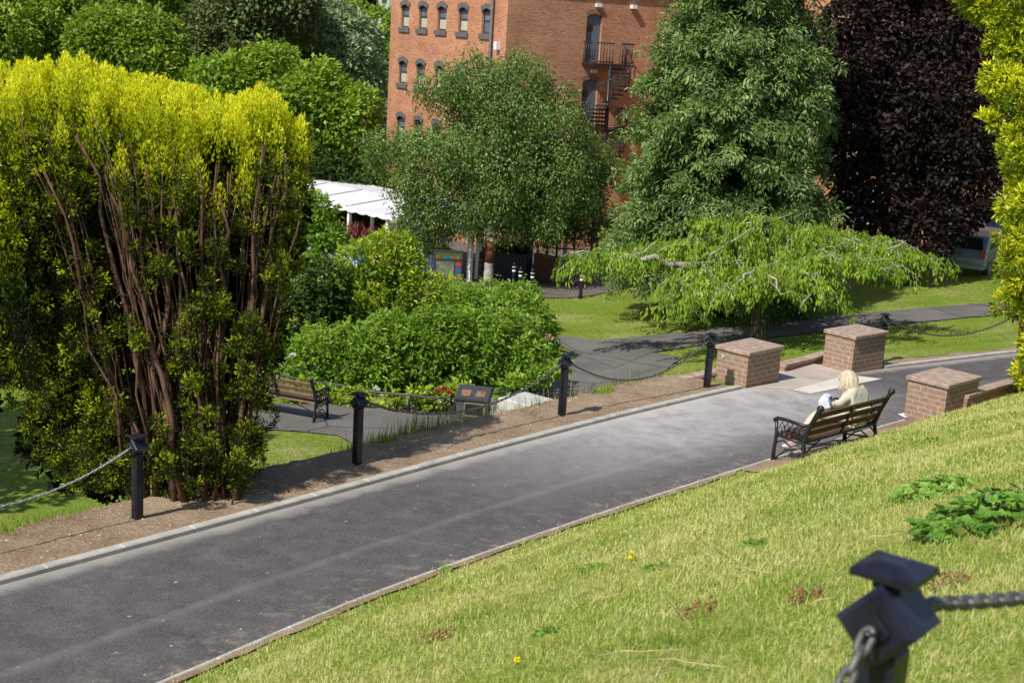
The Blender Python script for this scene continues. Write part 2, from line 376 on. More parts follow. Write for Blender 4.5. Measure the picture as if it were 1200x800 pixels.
M['dark'] = m_leaf('dark_shrub_leaf', [(0, (.008, .018, .003)), (.6, (.04, .075, .011)), (1, (.11, .17, .03))], .25, .55, .2, .8, .3)
M['lime'] = m_leaf('lime_tree_leaf', [(0, (.03, .075, .008)), (.45, (.17, .28, .022)), (.85, (.33, .46, .04)), (1, (.46, .54, .09))], .38, .45, .35, .35, .35)
M['green'] = m_leaf('green_tree_leaf', [(0, (.025, .06, .006)), (.45, (.14, .23, .02)), (.85, (.31, .42, .045)), (1, (.48, .55, .1))], .38, .45, .35, .3, .45)
M['cedar'] = m_leaf('cedar_leaf', [(0, (.02, .034, .009)), (.5, (.10, .135, .04)), (1, (.23, .26, .09))], .2, .55, .3, .4, .3)
M['willow'] = m_leaf('willow_leaf', [(0, (.06, .10, .045)), (.5, (.21, .29, .14)), (1, (.42, .5, .32))], .3, .5, .35, .4, .3)
M['weed'] = m_leaf('weed_leaf', [(0, (.05, .14, .015)), (.5, (.17, .34, .04)), (1, (.33, .52, .10))], .35, .4, .4, 3., .3)
M['cordyline'] = m_leaf('cordyline_leaf', [(0, (.10, .02, .025)), (1, (.32, .09, .08))], .2, .4, .4)

# ------------------------------------------------------------------ foliage machinery
def nrm(a): return a / np.maximum(np.linalg.norm(a, axis=-1, keepdims=True), 1e-9)
def rdir(n): return nrm(rg.normal(size=(n, 3)))
class Leaves:
    def __init__(s): s.a = []
    def add(s, P, D, N, L, W, V):
        n = len(P); f = lambda q: np.broadcast_to(np.asarray(q, float), (n,))
        s.a.append((P, nrm(D), N, f(L).copy(), f(W).copy(), f(V).copy())); return s
    def mesh(s, name, fold=.18, bend=.12):
        P, D, N, L, W, V = [np.concatenate([q[i] for q in s.a]) for i in range(6)]
        S = nrm(np.cross(D, N)); N2 = np.cross(S, D)
        L = L[:, None]; W = W[:, None]; n = len(P)
        VV = np.empty((n, 4, 3)); VV[:, 0] = P
        mid = P + D * L * .45
        VV[:, 1] = mid + S * W * .5 + N2 * W * fold; VV[:, 3] = mid - S * W * .5 + N2 * W * fold
        VV[:, 2] = P + D * L - N2 * L * bend
        return np_mesh(name, VV.reshape(-1, 3), np.arange(4 * n).reshape(n, 4), V)
    def build(s, name, mat, parent, **k): return link(name, s.mesh(name, **k), mat, parent, True)

def sprigs(lv, C, O, k, spread, L, W, droop=.2, out=.5, V=None, vj=.25, flat=.35, up=.5):
    """k leaves around every sprig centre C with outward direction O"""
    m = len(C); n = m * k; C = np.repeat(C, k, 0); O = np.repeat(O, k, 0)
    r = rdir(n); r -= O * (r * O).sum(1, keepdims=True) * (1 - flat); rad = np.sqrt(rg.random((n, 1)))
    off = nrm(r) * rad * spread
    P = C + off + O * spread * .25 * rg.normal(size=(n, 1)) * .6
    D = nrm(r) * .7 + O * out + rdir(n) * .45; D[:, 2] -= droop
    N = O * .6 + rdir(n) * .55; N[:, 2] += up
    if V is None: V = rg.random(m)
    V = np.repeat(np.asarray(V, float), k) + rg.normal(size=n) * vj * .5
    q = .65 + .7 * rg.random(n)
    lv.add(P, D, N, L * q, W * q, np.clip(V, 0, 1)); return lv

def lobe_points(lobes, dens, inner=.12):
    """sprig centres and outward directions over a union of lobes [(centre, (rx,ry,rz))]"""
    Cc = np.array([l[0] for l in lobes]); Rr = np.array([l[1] for l in lobes])
    A, B = [], []
    for c, r in zip(Cc, Rr):
        ar = (r[0] * r[1] + r[0] * r[2] + r[1] * r[2]) / 3 * 4 * PI; n = max(6, int(ar * dens))
        d = rdir(n); q = np.where(rg.random((n, 1)) < inner, .45 + .5 * rg.random((n, 1)), .86 + .2 * rg.random((n, 1)))
        p = c + d * r * q
        k = np.min(np.linalg.norm((p[:, None] - Cc[None]) / Rr[None], axis=2), axis=1)
        ok = k > np.minimum(q[:, 0], .8) - .05
        A.append(p[ok]); B.append(nrm(d / r)[ok])
    return np.concatenate(A), np.concatenate(B)

def lobes_px(ells, Z, n, r, dsc=1., jit=.25):
    """ells: [(cx, cy, rx, ry[, dz])] photo ellipses at depth Z -> lobes filling the ellipsoids"""
    out = []; tot = sum(e[2] * e[3] for e in ells)
    for e in ells:
        dz = e[4] if len(e) > 4 else 0.; c = un(e[0], e[1], Z + dz); pp = FPX / (Z + dz); R3 = np.array([e[2] / pp, (e[2] + e[3]) / 2 / pp * dsc, e[3] / pp])
        m = max(3, int(n * e[2] * e[3] / tot)); i = np.arange(m) + .5
        ph = np.arccos(1 - 2 * i / m); t = PI * (1 + 5 ** .5) * i + rg.random() * 6
        d = np.stack([np.cos(t) * np.sin(ph), np.sin(t) * np.sin(ph), np.cos(ph)], 1) + rg.normal(size=(m, 3)) * jit * .5
        rr = r * (.65 + .7 * rg.random(m)); q = (.7 + .3 * rg.random(m))
        P = c + d * (R3 - np.minimum(rr[:, None], R3 * .8)) * q[:, None] 
        for p, a in zip(P, rr): out.append((p, np.array([a, a, a * (.7 + .25 * rg.random())])))
    return out

def tree(name, label, cat, base, lobes, mat, bark, dens=6., k=9, spread=.35, L=.2, W=.11, droop=.2, tr=.2, group=None, top=None, limbs=14, trunk_h=None, inner=.12, vlo=.15, vhi=.8):
    t = thing(name, label, cat, base, group=group)
    C, O = lobe_points(lobes, dens, inner)
    lobe_v = rg.random(len(C))
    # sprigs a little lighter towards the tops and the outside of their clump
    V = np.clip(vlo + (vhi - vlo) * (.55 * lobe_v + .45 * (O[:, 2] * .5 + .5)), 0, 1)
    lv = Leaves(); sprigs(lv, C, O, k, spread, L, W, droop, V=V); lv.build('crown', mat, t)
    mb = MB(); b = Vector(base); cs = np.array([l[0] for l in lobes]); cen = cs.mean(0)
    tp = Vector(top) if top is not None else Vector((cen[0], cen[1], cen[2] + .1 * (cs[:, 2].max() - cen[2])))
    hh = trunk_h if trunk_h else (tp.z - b.z) * .45
    fork = b + (tp - b) * min(1, hh / max(.1, tp.z - b.z))
    mb.tube([b - Vector((0, 0, .15)), b + (fork - b) * .12 + Vector((0, 0, .02)), b + (fork - b) * .55 + Vector((tr * .3, 0, 0)), fork, tp], [tr * 1.5, tr * 1.1, tr * .9, tr * .75, tr * .18], 10)
    for i in rg.permutation(len(lobes))[:limbs]:
        e = Vector(cs[i]); f = rg.uniform(.0, .75); s0 = fork + (tp - fork) * f * .8; md = s0 + (e - s0) * .5 + Vector((0, 0, .12 * (e - s0).length))
        mb.tube([s0, md, e], [tr * .42 * (1 - f * .5), tr * .28, tr * .07], 6, False)
    mb.build('trunk', bark, t, True)
    return t

# ================================================================== THE SETTING
def sheet(name, S, T, zf, mat, uvs=None, kind='structure'):
    """grid of points (rows, cols) given as world x, y arrays"""
    X, Y = S, T; r, c = X.shape; Z = zf(X, Y)
    V = np.stack([X, Y, Z], -1).reshape(-1, 3); i = np.arange(r * c).reshape(r, c)
    F = np.stack([i[:-1, :-1], i[1:, :-1], i[1:, 1:], i[:-1, 1:]], -1).reshape(-1, 4)
    a = V[F[0, 1]] - V[F[0, 0]]; b = V[F[0, 3]] - V[F[0, 0]]
    if np.cross(a, b)[2] < 0: F = F[:, ::-1]
    uv = V[:, :2] if uvs is None else uvs.reshape(-1, 2)
    o = link(name, np_mesh(name, V, F, smooth=True, uv=uv), mat); tag(o, kind=kind); return o
# ground: one sheet, its grid lines follow the path
sl = np.unique(np.round(np.concatenate([np.linspace(-600, -60, 12), np.linspace(-60, -22, 30), np.arange(-22, 45, .4), np.linspace(45, 130, 90), np.linspace(130, 800, 20)]), 3))
uneg = -np.concatenate([[0], np.arange(.12, 2, .15), np.arange(2.1, 9, .35), np.arange(9, 50, .9), np.linspace(50, 100, 30), np.linspace(110, 800, 16)])[::-1]
wpos = np.concatenate([[0.02], np.arange(.1, 1.6, .14), np.arange(1.7, 14, .3), np.linspace(14, 60, 30), np.linspace(70, 500, 10)])
S = sl[:, None]; kt = kerb_t(sl)[:, None]; nt = near_t(sl)[:, None]
T = np.concatenate([kt + uneg[None], kt + (nt - kt) * np.array([.02, .5, .98])[None], nt + wpos[None]], 1)
GX, GY = xy(np.broadcast_to(S, T.shape), T)
sheet('ground', GX, GY, lambda x, y: H(x, y), M['ground'])
# upper tarmac path
s1 = np.arange(-30, 60, .35); fr = np.linspace(0, 1, 9)
T1 = kerb_t(s1)[:, None] * (1 - fr) + near_t(s1)[:, None] * fr; S1 = np.broadcast_to(s1[:, None], T1.shape)
X1, Y1 = xy(S1, T1)
sheet('path', X1, Y1, lambda x, y: zp(st(x, y)[0]), M['tarmac'], np.stack([S1, np.broadcast_to(fr[None], S1.shape)], -1))
# soil verge beyond the far kerb
def verge(name, sa, sb, u0, u1, mat, dz, amp=.25, nu=12):
    ss = np.arange(sa, sb, .22); f = np.linspace(0, 1, nu); edge = amp * wob(ss, ss * .3, 1.9, 4.) + amp * .6 * wob(ss, ss, 5., 1.)
    U = u0 + (u1 + edge[:, None] - u0) * f[None]; TT = kerb_t(ss)[:, None] + U; SS = np.broadcast_to(ss[:, None], TT.shape); x, y = xy(SS, TT)
    return sheet(name, x, y, lambda a, b: H(a, b) + dz + .018 * wob(a, b, 6., 3.) * (f[None] > .01), mat)
verge('verge', -30, 6.9, -.11, -1.32, M['soil'], .03)
verge('verge_right', 11.1, 40, -.11, -.42, M['soil'], .03, .08, 6)
def bankfoot(sa, sb, width, dz, name):
    ss = np.arange(sa, sb, .2); f = np.linspace(0, 1, 6); e = width * (1 + .45 * wob(ss, ss * .5, 2.3, 6.) + .3 * wob(ss, ss, 7., 2.))
    TT = near_t(ss)[:, None] + .05 + np.maximum(e, .03)[:, None] * f[None]; SS = np.broadcast_to(ss[:, None], TT.shape); x, y = xy(SS, TT)
    return sheet(name, x, y, lambda a, b: H(a, b) + dz + .012 * wob(a, b, 9., 3.), M['soil'])
bankfoot(-30, 2.2, .09, .02, 'bank_soil'); bankfoot(2.2, 9.5, .75, .02, 'bank_soil_gate')
# kerbs: stones with fine joints, one run each
def kerb(name, sa, sb, tf, off, w, h, mat, L=.915):
    mb = MB(); s = sa
    while s < sb:
        e = min(s + L - .006, sb)
        q = [(a, b) for a in (s, e) for b in (off, off + w)]
        P = []
        for a, b in q:
            x, y = xy(a, float(tf(a)) + b); z = float(zp(a)); P.append((x, y, z))
        b = .012
        lo = [(p[0], p[1], p[2] - .12) for p in P]; hi = [(p[0], p[1], p[2] + h - b) for p in P]
        cx = sum(p[0] for p in P) / 4; cy = sum(p[1] for p in P) / 4
        tp = [(p[0] + (cx - p[0]) * b / (L / 2), p[1] + (cy - p[1]) * b / (L / 2) , p[2] + h) for p in P]
        # shrink the top slightly across as well
        tp2 = []
        for i, p in enumerate(tp):
            o = P[i ^ 1]; tp2.append((p[0] + (o[0] - P[i][0]) * b / w, p[1] + (o[1] - P[i][1]) * b / w, p[2]))
        vs = lo + hi + tp2; o4 = [0, 1, 3, 2]
        fs = [tuple(8 + i for i in o4)]
        for lv_ in (0, 4):
            for i in range(4):
                a, c = o4[i], o4[(i + 1) % 4]; fs.append((lv_ + a, lv_ + c, lv_ + 4 + c, lv_ + 4 + a))
        mb.add(vs, fs); s += L
    me = mb.mesh(name); bm = bmesh.new(); bm.from_mesh(me); bmesh.ops.recalc_face_normals(bm, faces=bm.faces); bm.to_mesh(me); bm.free()
    return tag(link(name, me, mat), kind='structure')
kerb('kerb', -29, 6.78, kerb_t, -.12, .12, .055, M['concrete'])
kerb('kerb_right', 11.1, 45, kerb_t, -.12, .12, .055, M['concrete'])
kerb('edging', -29, 7.3, near_t, -.01, .055, .022, M['concrete'])
# lower paths and paving, draped strips between two edges given in photo pixels
def resample(P, n):
    P = np.asarray(P, float); d = np.concatenate([[0], np.cumsum(np.linalg.norm(np.diff(P[:, :2], axis=0), axis=1))])
    q = np.linspace(0, d[-1], n); R = np.stack([np.interp(q, d, P[:, i]) for i in range(2)], 1)
    k = max(3, n // 14) | 1; h = k // 2; ker = np.hanning(k + 2)[1:-1]; ker /= ker.sum()
    Q = np.stack([np.convolve(np.pad(R[:, i], h, mode='reflect', reflect_type='odd'), ker, 'valid') for i in range(2)], 1)
    return Q
def strip(name, A, B, mat, dz, n=90, m=10, px=True):
    if px: A = [gp(*a)[:2] for a in A]; B = [gp(*b)[:2] for b in B]
    a = resample(A, n); b = resample(B, n); f = np.linspace(0, 1, m)[None, :, None]; G = a[:, None] * (1 - f) + b[:, None] * f
    return sheet(name, G[..., 0], G[..., 1], lambda x, y: H(x, y) + dz, mat)
strip('lower_path', [(60, 466), (230, 470), (330, 474), (450, 476), (560, 471), (620, 462), (655, 445), (668, 415), (672, 398)], [(60, 506), (230, 505), (330, 504), (430, 512), (520, 503), (610, 483), (690, 470), (770, 442), (800, 420)], M['oldtarmac'], .025, 120, 14)
strip('side_path', [(640, 398), (660, 394), (700, 400), (760, 394), (860, 383), (1000, 368), (1170, 355), (1260, 347)], [(720, 432), (745, 422), (765, 413), (850, 403), (950, 391), (1050, 381), (1170, 370), (1260, 362)], M['oldtarmac'], .035, 120, 8)
strip('plaza', [(470, 352), (560, 352), (640, 350), (700, 346), (760, 331), (800, 318), (900, 312)], [(470, 268), (560, 280), (640, 286), (700, 290), (760, 290), (800, 289), (900, 288)], M['paving'], .03, 60, 14)
strip('forecourt', [(250, 352), (330, 350), (400, 352), (470, 354)], [(250, 262), (330, 262), (400, 263), (475, 265)], M['sand'], .025, 40, 14)
# pale recess at the gate and white strip laid flush in the tarmac
def on_path(px, py):
    r = ray(px, py); lo_, hi = 3., 120.
    for _ in range(50):
        m = (lo_ + hi) / 2; p = CAM + r * m
        if p[2] > zp(st(p[0], p[1])[0]): lo_ = m
        else: hi = m
    return (CAM + r * lo_)
def flat_on_path(name, poly, mat, dz):
    P = [on_path(*q) for q in poly]; mb = MB(); mb.add([(p[0], p[1], p[2] + dz) for p in P], [tuple(range(len(P)))])
    me = mb.mesh(name)
    if me.polygons[0].normal.z < 0: me.flip_normals()
    return tag(link(name, me, mat), kind='structure')
flat_on_path('gate_pavement', [(872, 455), (928, 456), (1000, 440), (1000, 434), (965, 428), (940, 424), (905, 431), (914, 450)], M['palepave'], .004)
flat_on_path('paving_strip', [(927, 457), (995, 439.5), (1034, 444), (950, 461.5)], M['whitepave'], .008)
flat_on_path('paint_mark', [(1052, 485), (1072, 482), (1072, 488), (1060, 489)], M['white'], .004)

# ------------------------------------------------------------------ grass
def blades(name, P, L, W, V, mat, lean=.5):
    n = len(P); a = rg.random(n) * 2 * PI; d = np.stack([np.cos(a), np.sin(a), np.zeros(n)], 1); b = rg.random(n) * 2 * PI
    ln = np.stack([np.cos(b), np.sin(b), np.zeros(n)], 1) * (lean * (rg.random(n) ** .7))[:, None]
    L = L[:, None]; W = np.broadcast_to(np.asarray(W, float), (n,))[:, None]; up = np.array([0, 0, 1.])
    VV = np.empty((n, 5, 3)); VV[:, 0] = P - d * W / 2; VV[:, 1] = P + d * W / 2
    m = P + (up * np.maximum(.25, .6 - .25 * np.linalg.norm(ln, axis=1, keepdims=True)) + ln * .4) * L; VV[:, 2] = m + d * W * .4; VV[:, 3] = m - d * W * .4
    VV[:, 4] = P + (up * np.maximum(.12, 1 - .5 * np.linalg.norm(ln, axis=1, keepdims=True)) + ln) * L
    i = np.arange(n)[:, None] * 5
    me = np_mesh(name, VV.reshape(-1, 3), i + np.array([[0, 1, 2, 3]]), np.concatenate([V, V]), F3=i + np.array([[3, 2, 4]]))
    return tag(link(name, me, mat), kind='stuff')
def inview(P, m=140):
    x, y, d = project(P); return (d > 1.2) & (x > -m) & (x < 1200 + m) & (y > -60) & (y < 800 + m)
n0 = 1350000
s_ = rg.uniform(-15.5, 22, n0); w_ = rg.uniform(.0, 9.5, n0)
x_, y_ = xy(s_, near_t(s_) + w_); P = np.stack([x_, y_, H(x_, y_)], 1); Zd = depth(P)
pt = wob(x_, y_, 2.2, 5.) * .5 + wob(x_, y_, 6.5, 2.) * .5
edge = sstep(-.05, .12, w_ + .10 * wob(x_, y_, 5., 1.)) * np.where((s_ > 2.2) & (s_ < 9.5), sstep(.1, .9, w_ + .3 * wob(x_, y_, 4., 1.)), 1)
ok = inview(P, 620) & (inview(P) | (rg.random(n0) < .5)) & (rg.random(n0) < np.clip((6.5 / np.maximum(Zd, 3)) ** 1.15, 0, 1) * edge * np.clip(1.0 + .5 * pt, .25, 1))
P = P[ok]; Zd = Zd[ok]; pt = pt[ok]; n = len(P)
big = wob(P[:, 0], P[:, 1], .55, 8.); dry = np.clip(.5 - .26 * pt + .2 * rg.normal(size=n) + .16 * big + .02, 0, 1)
flat = rg.random(n) < .2
dry = np.where(flat, np.clip(.72 + .2 * rg.normal(size=n), 0, 1), dry)
blades('bank_grass', P - [0, 0, .004], (.026 + .036 * rg.random(n) + .055 * rg.random(n) ** 6) * (1 + .35 * pt), np.clip(.0034 * Zd / 6, .0034, .011) * (.7 + .6 * rg.random(n)), dry, M['bank_grass'], np.where(flat, 1.9, .8))
# lawns below the path
n0 = 520000
s_ = rg.uniform(-16, 50, n0); u_ = -1.1 - 40 * rg.random(n0) ** 1.5
x_, y_ = xy(s_, kerb_t(s_) + u_); P = np.stack([x_, y_, H(x_, y_)], 1); Zd = depth(P)
ok = inview(P, 60) & (Zd < 62)
P = P[ok]; Zd = Zd[ok]
# keep blades off the lower paths and paving
from mathutils.bvhtree import BVHTree
dg = bpy.context.evaluated_depsgraph_get(); dg.update()
keep = np.ones(len(P), bool)
for nm in ('lower_path', 'side_path', 'plaza', 'forecourt', 'verge'):
    me = bpy.data.objects[nm].data
    bv = BVHTree.FromPolygons([v.co[:] for v in me.vertices], [p.vertices[:] for p in me.polygons])
    for i in np.nonzero(keep)[0]:
        h = bv.ray_cast(Vector(P[i] + [0, 0, 1.]), Vector((0, 0, -1)), 2.)
        if h[0] is not None: keep[i] = False
P = P[keep]; Zd = Zd[keep]; n = len(P)
sx, sy, _ = project(P); sS, sT = st(P[:, 0], P[:, 1])
worn = np.exp(-(((sx - 745) / 55) ** 2 + ((sy - 378) / 12) ** 2))
rough = ((sT - kerb_t(sS)) > -1.7) & (sS < 8)
blades('lawn_grass', P - [0, 0, .005], np.where(rough, .07 + .09 * rg.random(n), .03 + .03 * rg.random(n)), np.clip(.0065 * Zd / 20, .006, .02), np.clip(.5 + .2 * wob(P[:, 0], P[:, 1], .8, 3.) + .16 * rg.normal(size=n) + .5 * worn + .15 * rough, 0, 1), M['lawn_grass'], .6)

# stones and crumbs of soil on the verge
n = 1900; s_ = rg.uniform(-14, 6.7, n); u_ = -rg.uniform(.16, 1.35, n); u_[1500:] = 2.75 - .5 * rg.random(400) ** 3 * 3; u_[1500:] = np.where(rg.random(400) < .75, near_t(s_[1500:]) - kerb_t(s_[1500:]) - .03 - .45 * rg.random(400) ** 3, 2.4 * rg.random(400)); x_, y_ = xy(s_, kerb_t(s_) + u_)
base = np.array([(0, 0, -.6), (1, 0, 0), (.1, 1, .1), (-1, .1, 0), (0, -1, -.1), (.1, .1, .75)], float)
fc = np.array([(0, 2, 1), (0, 3, 2), (0, 4, 3), (0, 1, 4), (5, 1, 2), (5, 2, 3), (5, 3, 4), (5, 4, 1)])
rad = .008 + .022 * rg.random(n) ** 4; rad[1500:] = .006 + .012 * rg.random(400) ** 3
VV = base[None] * rad[:, None, None] * (.6 + .8 * rg.random((n, 6, 1))); a = rg.random(n) * 6.3
ca, sa = np.cos(a)[:, None], np.sin(a)[:, None]; VX = VV[..., 0] * ca - VV[..., 1] * sa; VY = VV[..., 0] * sa + VV[..., 1] * ca
VV = np.stack([VX + x_[:, None], VY + y_[:, None], VV[..., 2] * .7 + (H(x_, y_) + .033)[:, None]], -1)
M['stone'] = m_plain('pebble_stone', (.36, .3, .24), .9, .2, .4, 6)
tag(link('gravel', np_mesh('gravel', VV.reshape(-1, 3), None, F3=(np.arange(n)[:, None, None] * 6 + fc[None]).reshape(-1, 3)), M['stone']), kind='stuff')

# ================================================================== CHAIN POSTS, PIERS, WALLS
def V3(p): return Vector([float(q) for q in p])
def m_post(label, p, axis, group='black chain posts'):
    """post with a square shaft, a diamond head whose axis follows the chain and a square cap"""
    t = thing('chain_post', label, 'post', p, math.atan2(-axis[0], axis[1]), group)
    mb = MB(); mb.box((0, 0, .36), (.092, .092, .86), bev=.014); mb.build('shaft', M['black'], t)
    mb = MB(); a = .086; b = .118; ins = .014
    sec = [(0, -b * .92), (b * .86, 0), (0, b * .92), (-b * .86, 0)]
    prof = [(-a, .82), (-a + ins, 1.), (a - ins, 1.), (a, .82)]
    vs = [(x * k, y, .855 + z * k) for y, k in prof for x, z in sec]
    fs = [(0, 1, 2, 3), (15, 14, 13, 12)] + [(4 * k + i, 4 * k + 4 + i, 4 * k + 4 + (i + 1) % 4, 4 * k + (i + 1) % 4) for k in range(3) for i in range(4)]
    mb.add(vs, fs)
    for sg in (-1, 1):   # raised square boss and eye on each end face
        mb.box((0, sg * (a + .004), .855), (.062, .014, .062), M=Matrix.Rotation(PI / 4, 3, 'Y'), bev=.004)
        mb.tube([(.018 * math.cos(q), sg * (a + .02 + .018 * math.sin(q)), .855) for q in np.linspace(-.3, PI + .3, 8)], .006, 6)
    mb.build('head', M['black'], t)
    mb = MB(); mb.box((0, 0, .955), (.07, .07, .04)); h = .078
    mb.add([(x * h, y * h, z) for z in (.966, .984) for x, y in ((-1, -1), (1, -1), (1, 1), (-1, 1))] + [(x * .03, y * .03, 1.002) for x, y in ((-1, -1), (1, -1), (1, 1), (-1, 1))],
           [(3, 2, 1, 0)] + [(4 * k + i, 4 * k + (i + 1) % 4, 4 * k + 4 + (i + 1) % 4, 4 * k + 4 + i) for k in range(2) for i in range(4)] + [(8, 9, 10, 11)])
    mb.build('cap', M['black'], t); return t
def chain(label, a, b, sag, mat, pitch=.05, wire=.0075, wid=.03, group='chains hung between posts', r8=(10, 5)):
    a = np.array(a, float); b = np.array(b, float); q = np.linspace(0, 1, 400); C = a + (b - a) * q[:, None]; C[:, 2] -= sag * 4 * q * (1 - q)
    sgl = np.concatenate([[0], np.cumsum(np.linalg.norm(np.diff(C, axis=0), axis=1))]); n = int(sgl[-1] / pitch)
    cs = np.linspace(0, sgl[-1], n + 1); mid = (cs[1:] + cs[:-1]) / 2; P = np.stack([np.interp(mid, sgl, C[:, i]) for i in range(3)], 1)
    Tn = nrm(np.stack([np.gradient(C[:, i]) for i in range(3)], 1)); Tn = nrm(np.stack([np.interp(mid, sgl, Tn[:, i]) for i in range(3)], 1))
    A = nrm(np.cross(Tn, [0, 0, 1.])); B = np.cross(A, Tn); nu, nv = r8
    lh = pitch * .5 + wire * 1.0; cr = wid / 2 - wire
    th = np.arange(nu) / nu * 2 * PI; ex = np.cos(th); ey = np.sin(th) * cr; cx = np.sign(ex) * np.abs(ex) ** .7 * lh
    Vt = []; 
    for k in range(len(P)):
        tw = k * PI / 2 + .35; U = A[k] * math.cos(tw) + B[k] * math.sin(tw); N = np.cross(Tn[k], U)
        ctr = P[k] + Tn[k] * cx[:, None] + U * ey[:, None]
        rad_ = nrm(Tn[k] * (ex * .7)[:, None] + U * np.sin(th)[:, None])
        ph = np.arange(nv) / nv * 2 * PI
        Vt.append(ctr[:, None] + rad_[:, None] * (np.cos(ph) * wire)[None, :, None] + N * (np.sin(ph) * wire)[None, :, None])
    Vt = np.array(Vt).reshape(-1, 3); i, j = np.meshgrid(np.arange(nu), np.arange(nv), indexing='ij')
    F = np.stack([i * nv + j, ((i + 1) % nu) * nv + j, ((i + 1) % nu) * nv + (j + 1) % nv, i * nv + (j + 1) % nv], -1).reshape(-1, 4)
    F = (np.arange(len(P))[:, None, None] * nu * nv + F[None]).reshape(-1, 4)
    o = link('chain', np_mesh('chain', Vt, F, smooth=True), mat); tag(o, label, 'chain', group); return o
def pathdir(s):
    a = np.array(xy(s + .5, kerb_t(s + .5))) - np.array(xy(s - .5, kerb_t(s - .5))); return a / np.linalg.norm(a)
def at_su(s, u):
    x, y = xy(s, float(kerb_t(s)) + u); return np.array([x, y, float(H(x, y))])
PS = [gp(161, 610), gp(418, 546), gp(658, 488.5), gp(828, 455.5)]
ds = np.array([*(PS[0] - PS[1])[:2]]); ds /= np.linalg.norm(ds)
p0 = PS[0][:2] + ds * 3.3; P0 = np.array([p0[0], p0[1], float(H(*p0))])
pl = ['black chain post on the bare soil in front of the golden yew trunk', 'black chain post beside the shaded soil near the lower bench', 'black chain post between two hanging chains near the litter bin', 'black chain post next to the kerb end and brick gate pier']
for p, l in zip(PS, pl): m_post(l, p, pathdir(st(p[0], p[1])[0]))
P5 = onground(1031, 28.1); P6 = at_su(16.3, -.35)
m_post('black chain post mostly hidden behind the farthest brick gate pier', P5, pathdir(11.8)); m_post('black chain post beside the golden conifer at the kerb', P6, pathdir(15.6))
hd = np.array([0, 0, .855])
def ends(a, b):
    d = nrm((b - a)[None, :2])[0] * .1; d = np.array([d[0], d[1], 0]); return a + hd + d, b + hd - d
a, b = ends(P0, PS[0]); chain('pale chain running from the post by the yew out of the left edge', a, b, .34, M['chain_pale'])
a, b = ends(PS[1], PS[2]); chain('dark chain sagging in front of the litter bin between two posts', a, b, .42, M['chain'], .05, .010, .038)
a, b = ends(PS[2], PS[3]); chain('dark chain sagging above the path junction beside the gate pier', a, b, .46, M['chain'], .05, .010, .038)
a, b = ends(P5, P6); chain('dark chain sagging in front of the far lawn behind the gate', a, b, .42, M['chain'], .055, .012, .045)
PF = un(1041, 724, 3.3); PF[2] -= .855
axF = nrm(np.array([[.60, .80]]))[0]
m_post('large black chain post out of focus in the foreground grass', PF, axF)
nx = PF + np.array([2.3, 1.0, 0]); nx[2] = float(H(nx[0], nx[1])) - .12
pv = PF - np.array([axF[0] * 2.4, axF[1] * 2.4, 0]); pv[2] += .1
m_post('black chain post at the far end of the twisted foreground chain', nx, axF); m_post('black chain post at the lower end of the large link foreground chain', pv, axF)
ea = PF + hd + np.array([axF[0], axF[1], 0]) * .11
chain('thick twisted chain leaving the foreground post to the right', ea, nx + hd, .13, M['chain'], .024, .0095, .042, None, (12, 6))
chain('pale large link chain hanging down from the foreground post', PF + hd - np.array([axF[0], axF[1], 0]) * .11, pv + hd, .5, M['chain'], .052, .009, .044, None, (14, 8))

def pier(label, cx, cy, az, top, L=1.06, Wd=.72):
    base = float(zp(st(cx, cy)[0])) - .02
    t = thing('gate_pier', label, 'pier', (cx, cy, base), -math.radians(az), 'brick gate piers beside the path')
    h = top - base - .075
    mb = MB(); mb.box((0, 0, h / 2 - .05), (Wd - .05, L - .05, h + .1)); mb.build('brick_body', M['pier'], t)
    mb = MB(); mb.box((0, 0, h + .0375), (Wd + .02, L + .02, .075), bev=.012); mb.build('coping', M['coping'], t); return t
pier('square brick pier at the end of the far kerb with metal stud', 4.27, 24.52, 44, .59)
pier('square brick pier farthest along the path beside the far lawn', 6.63, 26.5, 48, .58)
pier('square brick pier next to the bank wall behind the bench', 7.27, 22.83, 45, .64, 1.12, .76)
t = bpy.data.objects['gate_pier']; mb = MB(); mb.lathe([(.035, 0), (.035, .012), (.02, .022)], n=12); mb.v = [(x - .2, -.506 - z, y + .48) for x, y, z in mb.v]; mb.build('stud', M['concrete'], t)
def low_wall(label, pts, h, w=.22, base=None, name='low_wall', extra=.0):
    """brick wall with a coping through points (x, y, z top)"""
    t = thing(name, label, 'wall', pts[0]); mb = MB(); mc = MB()
    for a, b in zip(pts[:-1], pts[1:]):
        a = V3(a); b = V3(b); d = (b - a); d.z = 0; d.normalize(); n = Vector((-d.y, d.x, 0)) * w / 2
        def slab(m, ww, zt, zb):
            k = ww / w; q = []
            for p in (a, b):
                for sg in (-1, 1): q.append(p + n * k * sg)
            vs = [(p.x, p.y, p.z + zb) for p in q] + [(p.x, p.y, p.z + zt) for p in q]
            m.add(vs, [(0, 1, 3, 2), (4, 6, 7, 5), (0, 2, 6, 4), (1, 5, 7, 3), (0, 4, 5, 1), (2, 3, 7, 6)])
        slab(mb, w - .03, -.05, -h); slab(mc, w + .01, 0, -.05)
    for m in (mb, mc):
        me_ = None
    for m, nm_, mt in ((mb, 'brick_body', M['lowwall']), (mc, 'coping', M['coping'])):
        o = m.build(nm_, mt, t, True); bm = bmesh.new(); bm.from_mesh(o.data); bmesh.ops.recalc_face_normals(bm, faces=bm.faces); bm.to_mesh(o.data); bm.free()
    return t
def pz(px, py, Z): return un(px, py, Z)
low_wall('low brick wall with coping running left of the first gate pier', [pz(735, 455, 24.6), pz(790, 444, 24.9), pz(842, 432.5, 25.2)], .55)
